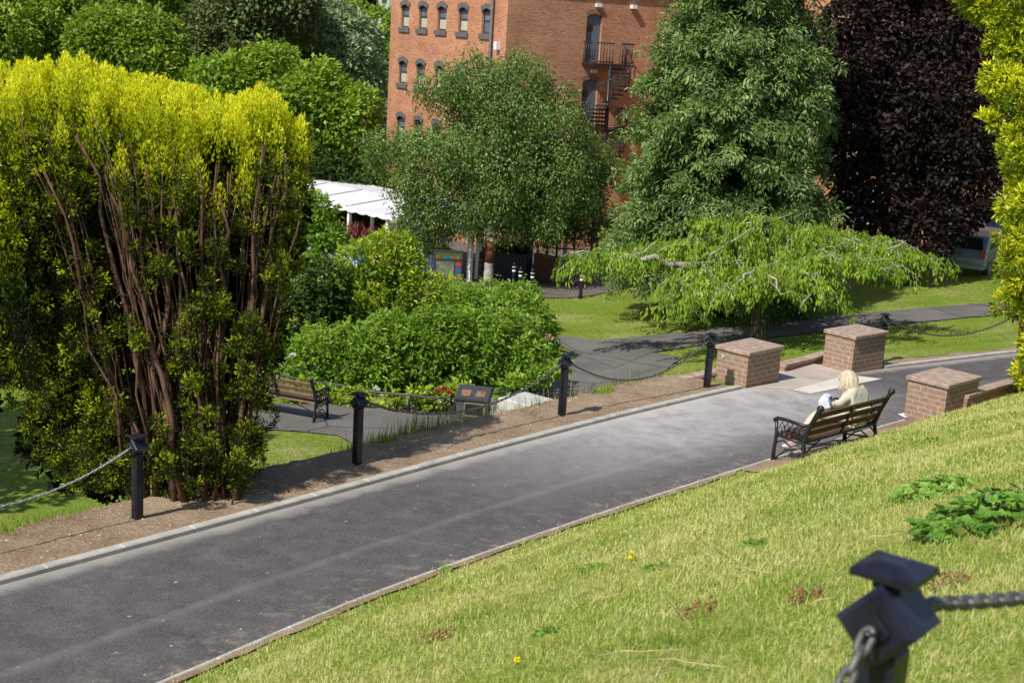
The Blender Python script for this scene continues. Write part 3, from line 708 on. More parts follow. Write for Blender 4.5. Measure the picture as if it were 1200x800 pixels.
low_wall('low brick wall rising between the two far gate piers', [pz(915, 426, 26.3), pz(945, 419, 27.2), pz(969, 412, 27.7)], .75)
low_wall('low brick wall retaining the bank right of the nearest pier', [pz(1128, 462, 23.3), pz(1165, 451, 24.4), pz(1240, 432, 26.6)], .7)
o = MB(); o.box((0, 0, -.16), (.95, .80, .34), bev=.02); o = o.build('concrete_slab', M['slab']); c = un(628, 470, 22.75); o.location = c; o.rotation_euler = (math.radians(-4), math.radians(2), math.radians(-33))
tag(o, 'pale square concrete cover slab beside the path near the bin', 'slab')

# ------------------------------------------------------------------ benches
def bench(label, loc, rz, wood, metal, length=1.8):
    """front is local +y, length along x"""
    t = thing('park_bench', label, 'bench', loc, rz)
    hx = length / 2
    def end(x):
        mb = MB(); T = lambda pts, r, n=8: mb.tube([(x, p[0], p[1]) for p in pts], r, n)
        T([(.27, -.02), (.265, .2), (.25, .42), (.27, .62)], [.034, .026, .028, .024])                 # front leg and arm post
        T([(-.29, -.02), (-.26, .2), (-.21, .42), (-.29, .66), (-.40, .9), (-.43, .96)], [.034, .028, .032, .032, .034, .036])     # rear leg and upright
        mb.lathe([(.001, -.035), (.045, -.03), (.05, 0), (.045, .03), (.001, .035)], n=12); k = 5 * 12
        for i in range(len(mb.v) - k, len(mb.v)):
            a_, b_, c_ = mb.v[i]; mb.v[i] = (x + c_, -.43 + a_, .955 + b_)                              # scroll at the top
        T([(-.27, .66), (-.1, .655), (.1, .665), (.26, .655), (.31, .625), (.3, .59)], [.024, .026, .026, .028, .026, .015])  # arm
        T([(.25, .42), (0, .405), (-.2, .4)], .024); T([(.255, .30), (.12, .36), (0, .30), (-.12, .36), (-.235, .28)], .013)
        for i in range(5):      # baluster bars and pointed arches under the arm
            y = .17 - .085 * i; T([(y, .41), (y, .56)], .0085, 6)
            T([(y + .042, .52), (y + .03, .58), (y, .605), (y - .03, .58), (y - .042, .52)], .008, 6); T([(y, .6), (y, .655)], .007, 6)
        for i in range(4):      # crossed lattice near the rear
            y = .02 - .06 * i; T([(y, .415), (y - .07, .5), (y, .585)], .007, 6); T([(y - .07, .415), (y, .5), (y - .07, .585)], .007, 6)
        T([(.24, .06), (.1, .2), (0, .25), (-.1, .2), (-.22, .06)], .012)
        return mb
    for x in (-hx, hx): end(x).build('end_frame', metal, t)
    mb = MB()
    for i in range(6): mb.box((0, .215 - .082 * i, .44 - .006 * i), (length - .04, .066, .032), bev=.006)
    mb.build('seat', wood, t)
    lean = math.atan2(.13, .3); R_ = Matrix.Rotation(lean, 3, 'X'); mb = MB()
    for i, z in enumerate((.545, .685, .825)):
        y = -.215 - (z - .5) * .43; mb.box((0, y, z), (length - .05, .03, .095 if i < 2 else .1), M=R_, bev=.006)
    mb.build('backrest', wood, t)
    mb = MB(); mb.beam((0, -.225, .43), (0, -.41, .885), .05, .018, (0, 1, .2)); mb.tube([(0, .2, .405), (0, 0, .40), (0, -.2, .395), (0, -.23, .45)], .016); mb.build('brace', metal, t)
    mb = MB(); mb.tube([(-hx, -.2, .2), (0, -.02, .38), (hx, -.2, .2)], .012); mb.build('stretcher', metal, t)
    return t
BD = np.array([.72, .694]); BF = np.array([-.694, .72])
fl = on_path(901, 540); bc = fl[:2] + BD * .96 - BF * .29; bz = float(zp(st(*bc)[0])) + .015
NB = bench('cast iron park bench with brown slats occupied by the blonde person', (bc[0], bc[1], bz), math.atan2(BD[1], BD[0]), M['wood'], M['iron'])
r2 = gp(368, 496); d2 = np.array([.93, -.37]); d2 /= np.linalg.norm(d2); f2 = np.array([-d2[1], d2[0]])
c2 = r2[:2] - d2 * .9 + f2 * .27
bench('empty park bench standing on the lower path behind the yew', (c2[0], c2[1], float(H(*c2)) + .03), math.atan2(d2[1], d2[0]), M['wood_pale'], M['iron'])

# ------------------------------------------------------------------ person
def skin_body(name, verts, edges, mat, parent, sub=2, smooth=True):
    """verts: {key: ((x, y, z), (rx, ry))}"""
    ks = list(verts); me = bpy.data.meshes.new(name); me.from_pydata([verts[k][0] for k in ks], [(ks.index(a), ks.index(b)) for a, b in edges], [])
    o = bpy.data.objects.new(name, me); COL.objects.link(o); sk_ = o.modifiers.new('skin', 'SKIN')
    for i, k in enumerate(ks):
        r = verts[k][1]; me.skin_vertices[0].data[i].radius = r if hasattr(r, '__len__') else (r, r); me.skin_vertices[0].data[i].use_root = (i == 0)
    ss = o.modifiers.new('sub', 'SUBSURF'); ss.levels = sub; ss.render_levels = sub
    bpy.context.view_layer.update(); ev = o.evaluated_get(bpy.context.evaluated_depsgraph_get()); m2 = bpy.data.meshes.new_from_object(ev); bpy.data.objects.remove(o)
    m2.polygons.foreach_set('use_smooth', [True] * len(m2.polygons)); m2.materials.clear(); m2.name = name
    return link(name, m2, mat, parent)
M['skin'] = m_plain('skin', (.5, .27, .19), .5, .35, .08, 5, 0, 0)
M['hair'] = m_bark('blonde_hair', (.40, .30, .18), (.84, .74, .57), 30.)
M['coat'] = m_plain('cream_jacket', (.60, .57, .45), .9, .15, .12, 5, 0, .4)
M['trouser'] = m_plain('beige_trousers', (.58, .52, .42), .9, .15, .12, 6, 0, .3)
M['shoe'] = m_plain('white_shoes', (.55, .55, .56), .6, .3, .1, 5)
pw = NB.matrix_basis if False else None
PT = thing('person', 'blonde person in a cream jacket seated on the bench looking down', 'person', NB.location, NB.rotation_euler[2])
X0 = .54     # seat position along the bench; she is turned a little towards the near end (-x)
B = {'pelvis': ((X0, -.06, .55), (.16, .12)), 'waist': ((X0 - .005, -.085, .70), (.135, .105)), 'chest': ((X0 - .01, -.10, .86), (.165, .12)), 'neckb': ((X0 - .02, -.045, .955), (.085, .075)), 'neck': ((X0 - .035, .01, .99), (.052, .052)),
     'head0': ((X0 - .05, .06, 1.04), (.07, .085)), 'head1': ((X0 - .06, .075, 1.105), (.078, .095)), 'head2': ((X0 - .06, .065, 1.165), (.055, .065)),
     'shl': ((X0 - .17, -.06, .92), (.062, .062)), 'ell': ((X0 - .235, .03, .74), (.047, .047)), 'wrl': ((X0 - .13, .23, .68), (.03, .03)),
     'shr': ((X0 + .15, -.07, .92), (.062, .062)), 'elr': ((X0 + .21, .03, .74), (.047, .047)), 'wrr': ((X0 - .0, .24, .69), (.03, .03)),
     'hpl': ((X0 - .10, -.02, .54), (.09, .085)), 'knl': ((X0 - .40, .32, .54), (.064, .064)), 'anl': ((X0 - .70, .42, .14), (.042, .042)), 'tol': ((X0 - .79, .54, .07), (.035, .03)),
     'hpr': ((X0 + .09, -.02, .54), (.09, .085)), 'knr': ((X0 - .06, .40, .53), (.062, .062)), 'anr': ((X0 - .15, .46, .12), (.042, .042)), 'tor': ((X0 - .2, .62, .06), (.035, .03))}
E_ = [('pelvis', 'waist'), ('waist', 'chest'), ('chest', 'neckb'), ('neckb', 'neck'), ('neck', 'head0'), ('head0', 'head1'), ('head1', 'head2'), ('chest', 'shl'), ('shl', 'ell'), ('ell', 'wrl'), ('chest', 'shr'), ('shr', 'elr'), ('elr', 'wrr'),
      ('pelvis', 'hpl'), ('hpl', 'knl'), ('knl', 'anl'), ('anl', 'tol'), ('pelvis', 'hpr'), ('hpr', 'knr'), ('knr', 'anr'), ('anr', 'tor')]
# fingers and thumb
for sd, wr, ax in (('l', (X0 - .13, .23, .68), (.35, .9, -.1)), ('r', (X0, .24, .69), (-.6, .75, -.1))):
    w_ = Vector(wr); a_ = Vector(ax).normalized(); sdv = a_.cross(Vector((0, 0, 1))).normalized() * (1 if sd == 'l' else -1)
    pm = w_ + a_ * .06; B['pm' + sd] = (tuple(pm), (.034, .018)); E_.append(('wr' + sd, 'pm' + sd))
    for k in range(4):
        o_ = sdv * (.027 - .018 * k); f1 = pm + a_ * .045 + o_; f2_ = f1 + a_ * (.03 - .004 * abs(k - 1)) + Vector((0, 0, -.016)); f3 = f2_ + a_ * .014 + Vector((0, 0, -.024))
        for q, p in enumerate((f1, f2_, f3)): B[f'f{sd}{k}{q}'] = (tuple(p), (.0095 - .001 * q,) * 2)
        E_ += [('pm' + sd, f'f{sd}{k}0'), (f'f{sd}{k}0', f'f{sd}{k}1'), (f'f{sd}{k}1', f'f{sd}{k}2')]
    t1 = w_ + a_ * .035 + sdv * .042; t2 = t1 + a_ * .03 + sdv * .012 + Vector((0, 0, -.01))
    B['t' + sd + '0'] = (tuple(t1), (.012, .012)); B['t' + sd + '1'] = (tuple(t2), (.009, .009)); E_ += [('wr' + sd, 't' + sd + '0'), ('t' + sd + '0', 't' + sd + '1')]
body = skin_body('body', B, E_, M['skin'], PT)
hc = Vector((X0 - .065, .075, 1.095))
mb = MB()   # face: nose, eyes, mouth, ears
fd = Vector((-.25, .9, -.35)).normalized(); sdv = fd.cross(Vector((0, 0, 1))).normalized(); upv = sdv.cross(fd)
mb.tube([hc + fd * .085 + upv * .015, hc + fd * .112 - upv * .02, hc + fd * .095 - upv * .03], [.008, .014, .01], 8); mb.build('nose', M['skin'], PT)
M['eye'] = m_plain('eye', (.05, .035, .03), .3, .5, .1, 20, 0, 0); M['lip'] = m_plain('lips', (.42, .16, .14), .5, .3, .1, 20, 0, 0)
for sg in (-1, 1):
    mb = MB(); mb.tube([hc + sdv * sg * .078 - upv * .03, hc + sdv * sg * .086, hc + sdv * sg * .08 + upv * .03], [.008, .013, .01], 8); mb.build('ear', M['skin'], PT)
    mb = MB(); mb.tube([hc + fd * .088 + sdv * (sg * .03 - .012) + upv * .02, hc + fd * .092 + sdv * sg * .03 + upv * .021, hc + fd * .088 + sdv * (sg * .03 + .012) + upv * .02], [.004, .008, .004], 8); mb.build('eye', M['eye'], PT)
mb = MB(); mb.tube([hc + fd * .088 - sdv * .022 - upv * .05, hc + fd * .096 - upv * .048, hc + fd * .088 + sdv * .022 - upv * .05], [.003, .007, .003], 8); mb.build('mouth', M['lip'], PT)
J = {k: B[k] for k in ('pelvis', 'waist', 'chest', 'neckb', 'shl', 'ell', 'wrl', 'shr', 'elr', 'wrr')}
J = {k: (v[0], tuple(q * 1.16 + .012 for q in v[1])) for k, v in J.items()}
J['hem'] = ((X0, -.06, .47), (.19, .155)); J['collar'] = ((X0 - .03, -.02, .985), (.09, .085))
jk = skin_body('jacket', J, [('pelvis', 'waist'), ('pelvis', 'hem'), ('waist', 'chest'), ('chest', 'neckb'), ('neckb', 'collar'), ('chest', 'shl'), ('shl', 'ell'), ('ell', 'wrl'), ('chest', 'shr'), ('shr', 'elr'), ('elr', 'wrr')], M['coat'], PT)
dt = bpy.data.textures.new('folds', 'CLOUDS'); 
for v in jk.data.vertices:
    x, y, z = v.co; k = .007 * math.sin(z * 38 + x * 9 + 2 * math.sin(y * 21)) + .005 * math.sin(x * 50 - z * 26); v.co += v.normal * k
Lg = {k: (B[k][0], tuple(q * 1.16 + .006 for q in B[k][1])) for k in ('pelvis', 'hpl', 'knl', 'anl', 'hpr', 'knr', 'anr')}
skin_body('trousers', Lg, [('pelvis', 'hpl'), ('hpl', 'knl'), ('knl', 'anl'), ('pelvis', 'hpr'), ('hpr', 'knr'), ('knr', 'anr')], M['trouser'], PT)
for sd in 'lr':
    an = Vector(B['an' + sd][0]); to = Vector(B['to' + sd][0]); d = (to - an); d.z = 0; d.normalize()
    skin_body('shoe', {'a': (tuple(an - d * .03 - Vector((0, 0, .055))), (.042, .05)), 'b': (tuple(an + d * .08 - Vector((0, 0, .07))), (.044, .042)), 'c': (tuple(an + d * .19 - Vector((0, 0, .085))), (.036, .026))}, [('a', 'b'), ('b', 'c')], M['shoe'], PT)
# hair: chin-length bob made of many strands over a cap
hb = MB(); hcen = Vector((X0 - .06, .055, 1.10))
for k in range(700):
    az = rg.uniform(0, 2 * PI); fr_ = fd.copy(); fr_.z = 0; fr_.normalize(); d = Vector((math.cos(az), math.sin(az), 0)); face = d.dot(fr_)
    el = rg.uniform(.25, 1.5); r0 = Vector((math.cos(az) * math.cos(el) * .115, math.sin(az) * math.cos(el) * .125, math.sin(el) * .12))
    p0_ = hcen + r0; ln = rg.uniform(.13, .20) if face < .55 else rg.uniform(.05, .1)
    p1_ = hcen + Vector((d.x * .132, d.y * .14, .02)); p2_ = hcen + Vector((d.x * (.138 + rg.uniform(-.014, .018)), d.y * (.146 + rg.uniform(-.012, .016)), -.09)); p3_ = p2_ + Vector((d.x * .03 + rg.uniform(-.02, .02), d.y * .03 + rg.uniform(-.02, .02), -(ln - .09) * .7))
    if face > .55: p2_ = p1_ + Vector((d.x * .004, d.y * .004, -.03)); p3_ = p2_ + Vector((0, 0, -.03))
    top_ = hcen + Vector((rg.uniform(-.02, .02), rg.uniform(-.03, .02), .118)); hb.tube([top_, p0_ * .6 + p1_ * .4 if el < .9 else p0_, p1_, p2_, p3_], [.006, .0075, .0075, .0065, .0015], 4, False)
hb.build('hair', M['hair'], PT)
# things held or beside
t = thing('magazine', 'white and blue patterned pouch held on the lap of the person', 'pouch', PT.location, PT.rotation_euler[2])
M['pouch'] = m_plain('pouch_cloth', (.66, .68, .74), .7, .3, .1, 8); M['pouchblue'] = m_plain('pouch_blue', (.06, .10, .26), .7, .3, .2, 8)
t.name = 'pouch'
mb = MB(); R_ = Matrix.Rotation(math.radians(24), 3, 'Z') @ Matrix.Rotation(math.radians(-22), 3, 'X'); mb.box((X0 - .27, .25, .72), (.32, .15, .22), M=R_, bev=.05); mb.build('cloth', M['pouch'], t)
mb = MB(); Q_ = Vector((X0 - .27, .25, .72))
for dx, dz, sx, sz in ((.03, .03, .11, .07), (-.09, -.03, .06, .05), (-.06, .065, .04, .03)): mb.box(Q_ + R_ @ Vector((dx, -.0765, dz)), (sx, .006, sz), M=R_)
mb.build('blue_patch', M['pouchblue'], t)
o = skin_body('black_bag', {'a': ((X0 + .02, .20, .70), (.05, .04)), 'b': ((X0 - .07, .22, .74), (.055, .045)), 'c': ((X0 - .12, .235, .72), (.035, .03))}, [('a', 'b'), ('b', 'c')], M['black'], None)
o.location = PT.location; o.rotation_euler = PT.rotation_euler; tag(o, 'small black soft case in the hands of the seated person', 'case')

# ------------------------------------------------------------------ litter bin, low rail, info board, plaza bollards
bp = onground(553, 28.6)
t = thing('litter_bin', 'dark litter bin with sloped hood beside the flower bed', 'bin', bp, math.radians(-8))
M['binbody'] = m_plain('bin_body', (.075, .075, .07), .6, .3, .25, 6); M['binhood'] = m_plain('bin_hood', (.05, .052, .06), .4, .45, .2, 6); M['binorange'] = m_plain('bin_orange', (.22, .12, .07), .8, .3, .6, 9)
M['tan'] = m_plain('bin_tan', (.22, .18, .095), .7, .3, .2, 10)
w, d_, h = .62, .5, .74; mb = MB(); mb.box((0, 0, h / 2), (w, d_, h), bev=.02); mb.build('body', M['binbody'], t)
mb = MB(); mb.prism([(-d_ / 2 - .03, h + .003), (d_ / 2 + .03, h + .003), (d_ / 2 + .03, h + .19), (.05, h + .19), (-d_ / 2 - .03, h + .05)], w + .06, (-(w + .06) / 2, 0, 0), (0, 1, 0), (0, 0, 1)); hood = mb.build('hood', M['binhood'], t)
sl2 = math.atan2(.14, .33)
mb = MB()
for x in (-.14, .16): mb.box((x, -.12, h + .124), (.19, .20, .008), M=Matrix.Rotation(sl2, 3, 'X'))
mb.build('orange_patch', M['binorange'], hood)
mb = MB()
for z, hh in ((h - .05, .03), (h - .31, .03)): mb.box((.06, -d_ / 2 - .006, z), (.4, .02, hh))
for x in (-.14, .26): mb.box((x, -d_ / 2 - .006, h - .18), (.03, .02, .23))
mb.build('opening_frame', M['tan'], t)
mb = MB(); mb.box((.06, -d_ / 2 - .003, h - .18), (.37, .012, .23)); mb.build('opening_shade', M['glass_dark'], t)  # flat dark plate, stands in for the shade inside the slot
mb = MB(); mb.box((0, -d_ / 2 - .005, .3), (w - .04, .012, .05)); mb.build('band', M['tan'], t)

rp = [onground(px, Z) for px, Z in ((318, 31.6), (393, 30.7), (479, 30.1), (533, 30.1), (600, 31.3))]
rp = [p + [0, 0, 0] for p in rp]
t = thing('low_rail', 'low black hooped rail along the front edge of the flower bed', 'rail', rp[0])
mb = MB(); pts = []
for a, b in zip(rp[:-1], rp[1:]):
    for q in np.linspace(0, 1, 7)[:-1]: pts.append(a + (b - a) * q + [0, 0, .42 - .05 * math.sin(PI * q)])
pts.append(rp[-1] + [0, 0, .42]); mb.tube(pts, .024, 8)
M['rail'] = m_plain('rail_paint', (.07, .07, .075), .4, .5, .3, 10)
mb.build('rail', M['rail'], t, True)
for p in rp:
    mb = MB(); mb.tube([p - [0, 0, .1], p + [0, 0, .43]], .028, 8); mb.build('rail_post', M['black'], t, True)

bp = onground(523, 49.5); t = thing('information_board', 'black information board with coloured map panel on the plaza edge', 'sign', bp, math.radians(10))
mb = MB(); mb.box((0, 0, .78), (1.02, .09, 1.62), bev=.01); mb.build('board', M['frame'], t)
def face(name, rects, z_off, mat, par=t):
    m = MB()
    for x0, x1, z0, z1 in rects: m.box(((x0 + x1) / 2, -.045 - z_off, (z0 + z1) / 2), (x1 - x0, .006, z1 - z0))
    return m.build(name, mat, par)
M['mapgrey'] = m_plain('map_print', (.16, .19, .13), .5, .4, .6, 6); M['olive'] = m_plain('header_olive', (.09, .12, .02), .5, .4, .2, 5)
M['red'] = m_plain('print_red', (.42, .06, .04), .5, .4, .2, 5); M['teal'] = m_plain('print_teal', (.03, .22, .28), .5, .4, .2, 5); M['pblue'] = m_plain('print_blue', (.05, .12, .38), .5, .4, .2, 5); M['pgrey'] = m_plain('print_grey', (.3, .33, .4), .5, .4, .5, 8); M['leafgreen'] = m_plain('print_leaf', (.32, .46, .03), .5, .4, .1, 5)
face('header', [(-.46, .46, 1.28, 1.5)], .004, M['olive']); pn = face('map_panel', [(-.42, .22, .1, 1.2)], .004, M['mapgrey'])
cl = [M['red'], M['olive'], M['teal'], M['pblue'], M['teal'], M['red'], M['tan']]
for i, m_ in enumerate(cl): face('header_mark', [(-.4 + .115 * i, -.31 + .115 * i, 1.31, 1.4)], .009, m_)
for z0, z1, m_ in ((1.02, 1.18, M['red']), (.82, .99, M['pblue']), (.74, .8, M['teal']), (.58, .72, M['red']), (.2, .55, M['pgrey'])): face('key_panel', [(.27, .46, z0, z1)], .005, m_)
mb = MB(); mb.prism([(.12, .45), (.22, .68), (.12, .92), (.02, .68)], .01, (0, -.052, 0), (1, 0, 0), (0, 0, 1)); mb.build('leaf_emblem', M['leafgreen'], t)
for x in (-.4, .4): mb = MB(); mb.box((x, 0, .1), (.09, .12, .24)); mb.build('foot', M['concrete'], t)
def plaza_bollard(label, p, first=None):
    t = thing('plaza_bollard', label, 'bollard', p, 0, 'black bollards with white bands on the plaza')
    mb = MB(); mb.lathe([(.085, -.05), (.085, .12), (.062, .16), (.062, .80), (.075, .83), (.075, .87), (.055, .92), (.06, .96), (.03, 1.02), (.001, 1.03)], n=14); mb.build('shaft', M['black'], t)
    mb = MB(); mb.lathe([(.066, .66), (.066, .74)], n=14); mb.build('white_band', M['white'], t); mb = MB(); mb.lathe([(.078, .835), (.078, .865)], n=14); mb.build('white_band', M['white'], t); return t
bo = plaza_bollard('leftmost black plaza bollard right of the birch trunk', onground(601, 52.2))
for px, Z, l in ((608.5, 50.8, 'black plaza bollard close beside the leftmost one, slightly taller'), (622.5, 50.6, 'black plaza bollard at the lawn edge behind the flower bed'), (680, 50.4, 'black plaza bollard half covered by the weeping cherry tip')):
    c = copy_tree(bo); c.location = onground(px, Z); c['label'] = l

# ================================================================== BUILDINGS, MARQUEE, FAR THINGS
BC = un(590, 100, 65.)[:2]; e1 = np.array([.87, .493]); e1 /= np.linalg.norm(e1); n1 = np.array([e1[1], -e1[0]])     # right face
BL = un(455, 100, 76.)[:2]; e2 = BL - BC; LL = float(np.linalg.norm(e2)); e2 /= LL; n2 = np.array([-e2[1], e2[0]])
if n2 @ (-BC) < 0: n2 = -n2
def onface(px, py, e, n):
    r = ray(px, py); a = ((BC - CAM[:2]) @ n) / (r[:2] @ n); p = CAM + r * a; return float((p[:2] - BC) @ e), float(p[2])
BZ = float(H(BC[0], BC[1])) - .3; BT = un(590, -34, 65.)[2]
def wp(e, n, u, z, out=0.):
    q = BC + e * u + n * out; return (q[0], q[1], z)
bt = thing('brick_building', 'tall red brick building with arched windows and spiral fire stair', 'building', (BC[0], BC[1], BZ))
def wall_open(mb, e, n, u0, u1, z0, z1, ops, dep=.24):
    us = sorted({u0, u1, *[q for o in ops for q in o[:2]]}); zs = sorted({z0, z1, *[q for o in ops for q in o[2:4]]})
    fl = Vector((e[0], e[1], 0)).cross(Vector((0, 0, 1))).dot(Vector((n[0], n[1], 0))) < 0
    def quad(P): mb.add(P if not fl else P[::-1], [(0, 1, 2, 3)])
    for a, b in zip(us[:-1], us[1:]):
        for c, d in zip(zs[:-1], zs[1:]):
            if any(o[0] <= (a + b) / 2 <= o[1] and o[2] <= (c + d) / 2 <= o[3] for o in ops): continue
            quad([wp(e, n, a, c), wp(e, n, b, c), wp(e, n, b, d), wp(e, n, a, d)])
    for a, b, c, d in ops:
        quad([wp(e, n, a, c), wp(e, n, a, d), wp(e, n, a, d, -dep), wp(e, n, a, c, -dep)][::1]); quad([wp(e, n, b, d), wp(e, n, b, c), wp(e, n, b, c, -dep), wp(e, n, b, d, -dep)])
        quad([wp(e, n, a, c), wp(e, n, a, c, -dep), wp(e, n, b, c, -dep), wp(e, n, b, c)]); quad([wp(e, n, a, d, -dep), wp(e, n, a, d), wp(e, n, b, d), wp(e, n, b, d, -dep)])
# left face: five bays, several storeys
wx = [473, 494, 516, 541, 569]; ops2 = []
u_w = [abs(onface(x + 1.5, 25, e2, n2)[0]) for x in wx]
ztop = onface(569, 10, e2, n2)[1]; zbot = onface(569, 40, e2, n2)[1]; step = ztop - onface(473, 73, e2, n2)[1] 
zt473 = onface(473, 8, e2, n2)[1]; step = zt473 - onface(473, 74, e2, n2)[1]
for k in range(-1, 3):
    for u in u_w: ops2.append((u - .5, u + .5, zbot - k * step, ztop - k * step))
ops2 = [o for o in ops2 if o[2] > BZ + .6 and o[3] < BT - .3]
mb = MB(); wall_open(mb, e2, n2, 0, LL, BZ, BT, ops2)
d1 = onface(690, 16, e1, n1); d1b = onface(688, 73, e1, n1); d2_ = onface(688.5, 93, e1, n1)
UA, UB = onface(686.5, 45, e1, n1)[0], onface(704.5, 45, e1, n1)[0]; st2 = d1[1] - d2_[1]
ops1 = [(UA, UB, d1b[1], d1[1]), (UA, UB, d1b[1] - st2, d1[1] - st2), (UA, UB, max(BZ + .3, d1b[1] - 2 * st2), d1[1] - 2 * st2)]
RL = 17.; wall_open(mb, e1, n1, 0, RL, BZ, BT, ops1)
# hidden far sides and roof
q = [wp(e2, n2, LL, BZ), wp(e2, n2, LL, BT), wp(e1, n1, RL, BT), wp(e1, n1, RL, BZ)]
far = [BL[0] + e1[0] * RL, BL[1] + e1[1] * RL]
mb.add([q[0], (far[0], far[1], BZ), (far[0], far[1], BT), q[1], q[3], q[2]], [(0, 1, 2, 3), (1, 4, 5, 2)])
mb.build('wall', M['bld'], bt, True)
mb = MB(); o_ = .35
C_ = [BC + (-e1 - e2) * o_, BL + (e2 - e1) * o_, np.array(far) + (e1 + e2) * o_, BC + e1 * RL + (e1 - e2) * o_]
mb.add([(c[0], c[1], BT + z) for z in (.004, .3) for c in C_], [(0, 1, 2, 3), (7, 6, 5, 4), (0, 4, 5, 1), (1, 5, 6, 2), (2, 6, 7, 3), (3, 7, 4, 0)]); mb.build('roof', M['lintel'], bt, True)
def boxon(mb, e, n, u0, u1, z0, z1, o0, o1):
    P = [wp(e, n, u, z, o) for o in (o0, o1) for u, z in ((u0, z0), (u1, z0), (u1, z1), (u0, z1))]
    m2 = MB(); m2.add(P, [(0, 1, 2, 3), (7, 6, 5, 4), (0, 4, 5, 1), (1, 5, 6, 2), (2, 6, 7, 3), (3, 7, 4, 0)]); mb.add(m2.v, m2.f)
def archon(mb, e, n, ua, ub, zt, rise, thick, o0, o1):
    w2 = (ub - ua) / 2; uc = (ua + ub) / 2; inn = []; outr = []
    for k in range(9):
        q = -1 + 2 * k / 8; inn.append((uc + q * w2, zt - rise * q * q)); outr.append((uc + q * (w2 + .12), zt + thick - (rise + .02) * q * q))
    for i in range(8):
        P = [inn[i], inn[i + 1], outr[i + 1], outr[i]]; vs = [wp(e, n, u, z, o) for o in (o0, o1) for u, z in P]
        mb.add(vs, [(0, 1, 2, 3), (7, 6, 5, 4), (0, 4, 5, 1), (2, 6, 7, 3), (1, 5, 6, 2), (3, 7, 4, 0)])
for i, (a, b, c, d) in enumerate(ops2):
    if BZ + 3 > d: continue
    mb = MB()
    for r in ((a, a + .07, c, d), (b - .07, b, c, d), (a + .07, b - .07, d - .3, d), (a + .07, b - .07, c, c + .08), (a + .07, b - .07, (c + d) / 2 - .03, (c + d) / 2 + .05)): boxon(mb, e2, n2, *r, -.16, -.1)
    wn = mb.build('window', M['frame'], bt, True)
    mb = MB(); boxon(mb, e2, n2, a + .03, b - .03, (c + d) / 2, d - .1, -.15, -.13); link('pane', mb.mesh('pane'), M['pane'], wn).data.transform(wn.matrix_parent_inverse)
    mb = MB(); boxon(mb, e2, n2, a + .03, b - .03, c + .03, (c + d) / 2, -.15, -.13); link('pane', mb.mesh('pane'), M['pane_blind' if i % 5 < 3 or i % 2 else 'pane'], wn)
    mb = MB(); archon(mb, e2, n2, a, b, d, .17, .24, -.05, .05); mb.build('lintel', M['lintel'], bt, True)
    mb = MB(); boxon(mb, e2, n2, a - .14, b + .14, c - .24, c - .002, -.2, .09); mb.build('sill', M['lintel'], bt, True)
for ch in bt.children:
    if ch.name.startswith('window'):
        for pn in ch.children:
            if abs(pn.data.vertices[0].co.x) < 1e9: pn.data.transform(Matrix.Translation(-Vector(bt.location)))
for k, (a, b, c, d) in enumerate(ops1):
    mb = MB(); boxon(mb, e1, n1, a, b, c, d, -.2, -.14); dr = mb.build('door', M['door'], bt, True)
    mb = MB(); archon(mb, e1, n1, a, b, d, .14, .22, -.1, .006); mb.build('door_arch', M['bld2'], bt, True)
    if k < 2:
        uc = a + (b - a) * .3; zc = c + (d - c) * .70; mb = MB(); ring = [wp(e1, n1, uc + .19 * math.cos(q), zc + .19 * math.sin(q), -.13) for q in np.linspace(0, 2 * PI, 17)[:-1]]
        mb.add(ring, [tuple(range(16)), tuple(reversed(range(16)))][:1] if np.cross(np.array(ring[1]) - ring[0], np.array(ring[5]) - ring[0])[:2] @ n1 > 0 else [tuple(reversed(range(16)))]); o = mb.build('porthole', M['glass_dark'], bt, True)
        mb = MB(); boxon(mb, e1, n1, a + .4, b - .15, d + .32, d + .48, 0.002, .14); mb.build('wall_lamp', M['white'], bt, True)
uD = onface(579, 20, e2, n2)[0]; mb = MB(); pz0 = wp(e2, n2, uD, BZ, .12); mb.tube([pz0, (pz0[0], pz0[1], BT)], .075, 8); mb.build('drainpipe', M['lintel'], bt, True)
mb = MB(); p = onface(741, 8, e1, n1); boxon(mb, e1, n1, p[0] - .13, p[0] + .13, p[1] - .1, p[1] + .08, .002, .25); mb.build('camera_housing', M['white'], bt, True)
p = onface(585, 52, e2, n2); mb = MB(); boxon(mb, e2, n2, p[0] - .13, p[0] + .13, p[1] - .25, p[1] + .12, .002, .22); mb.build('floodlight', M['white'], bt, True)

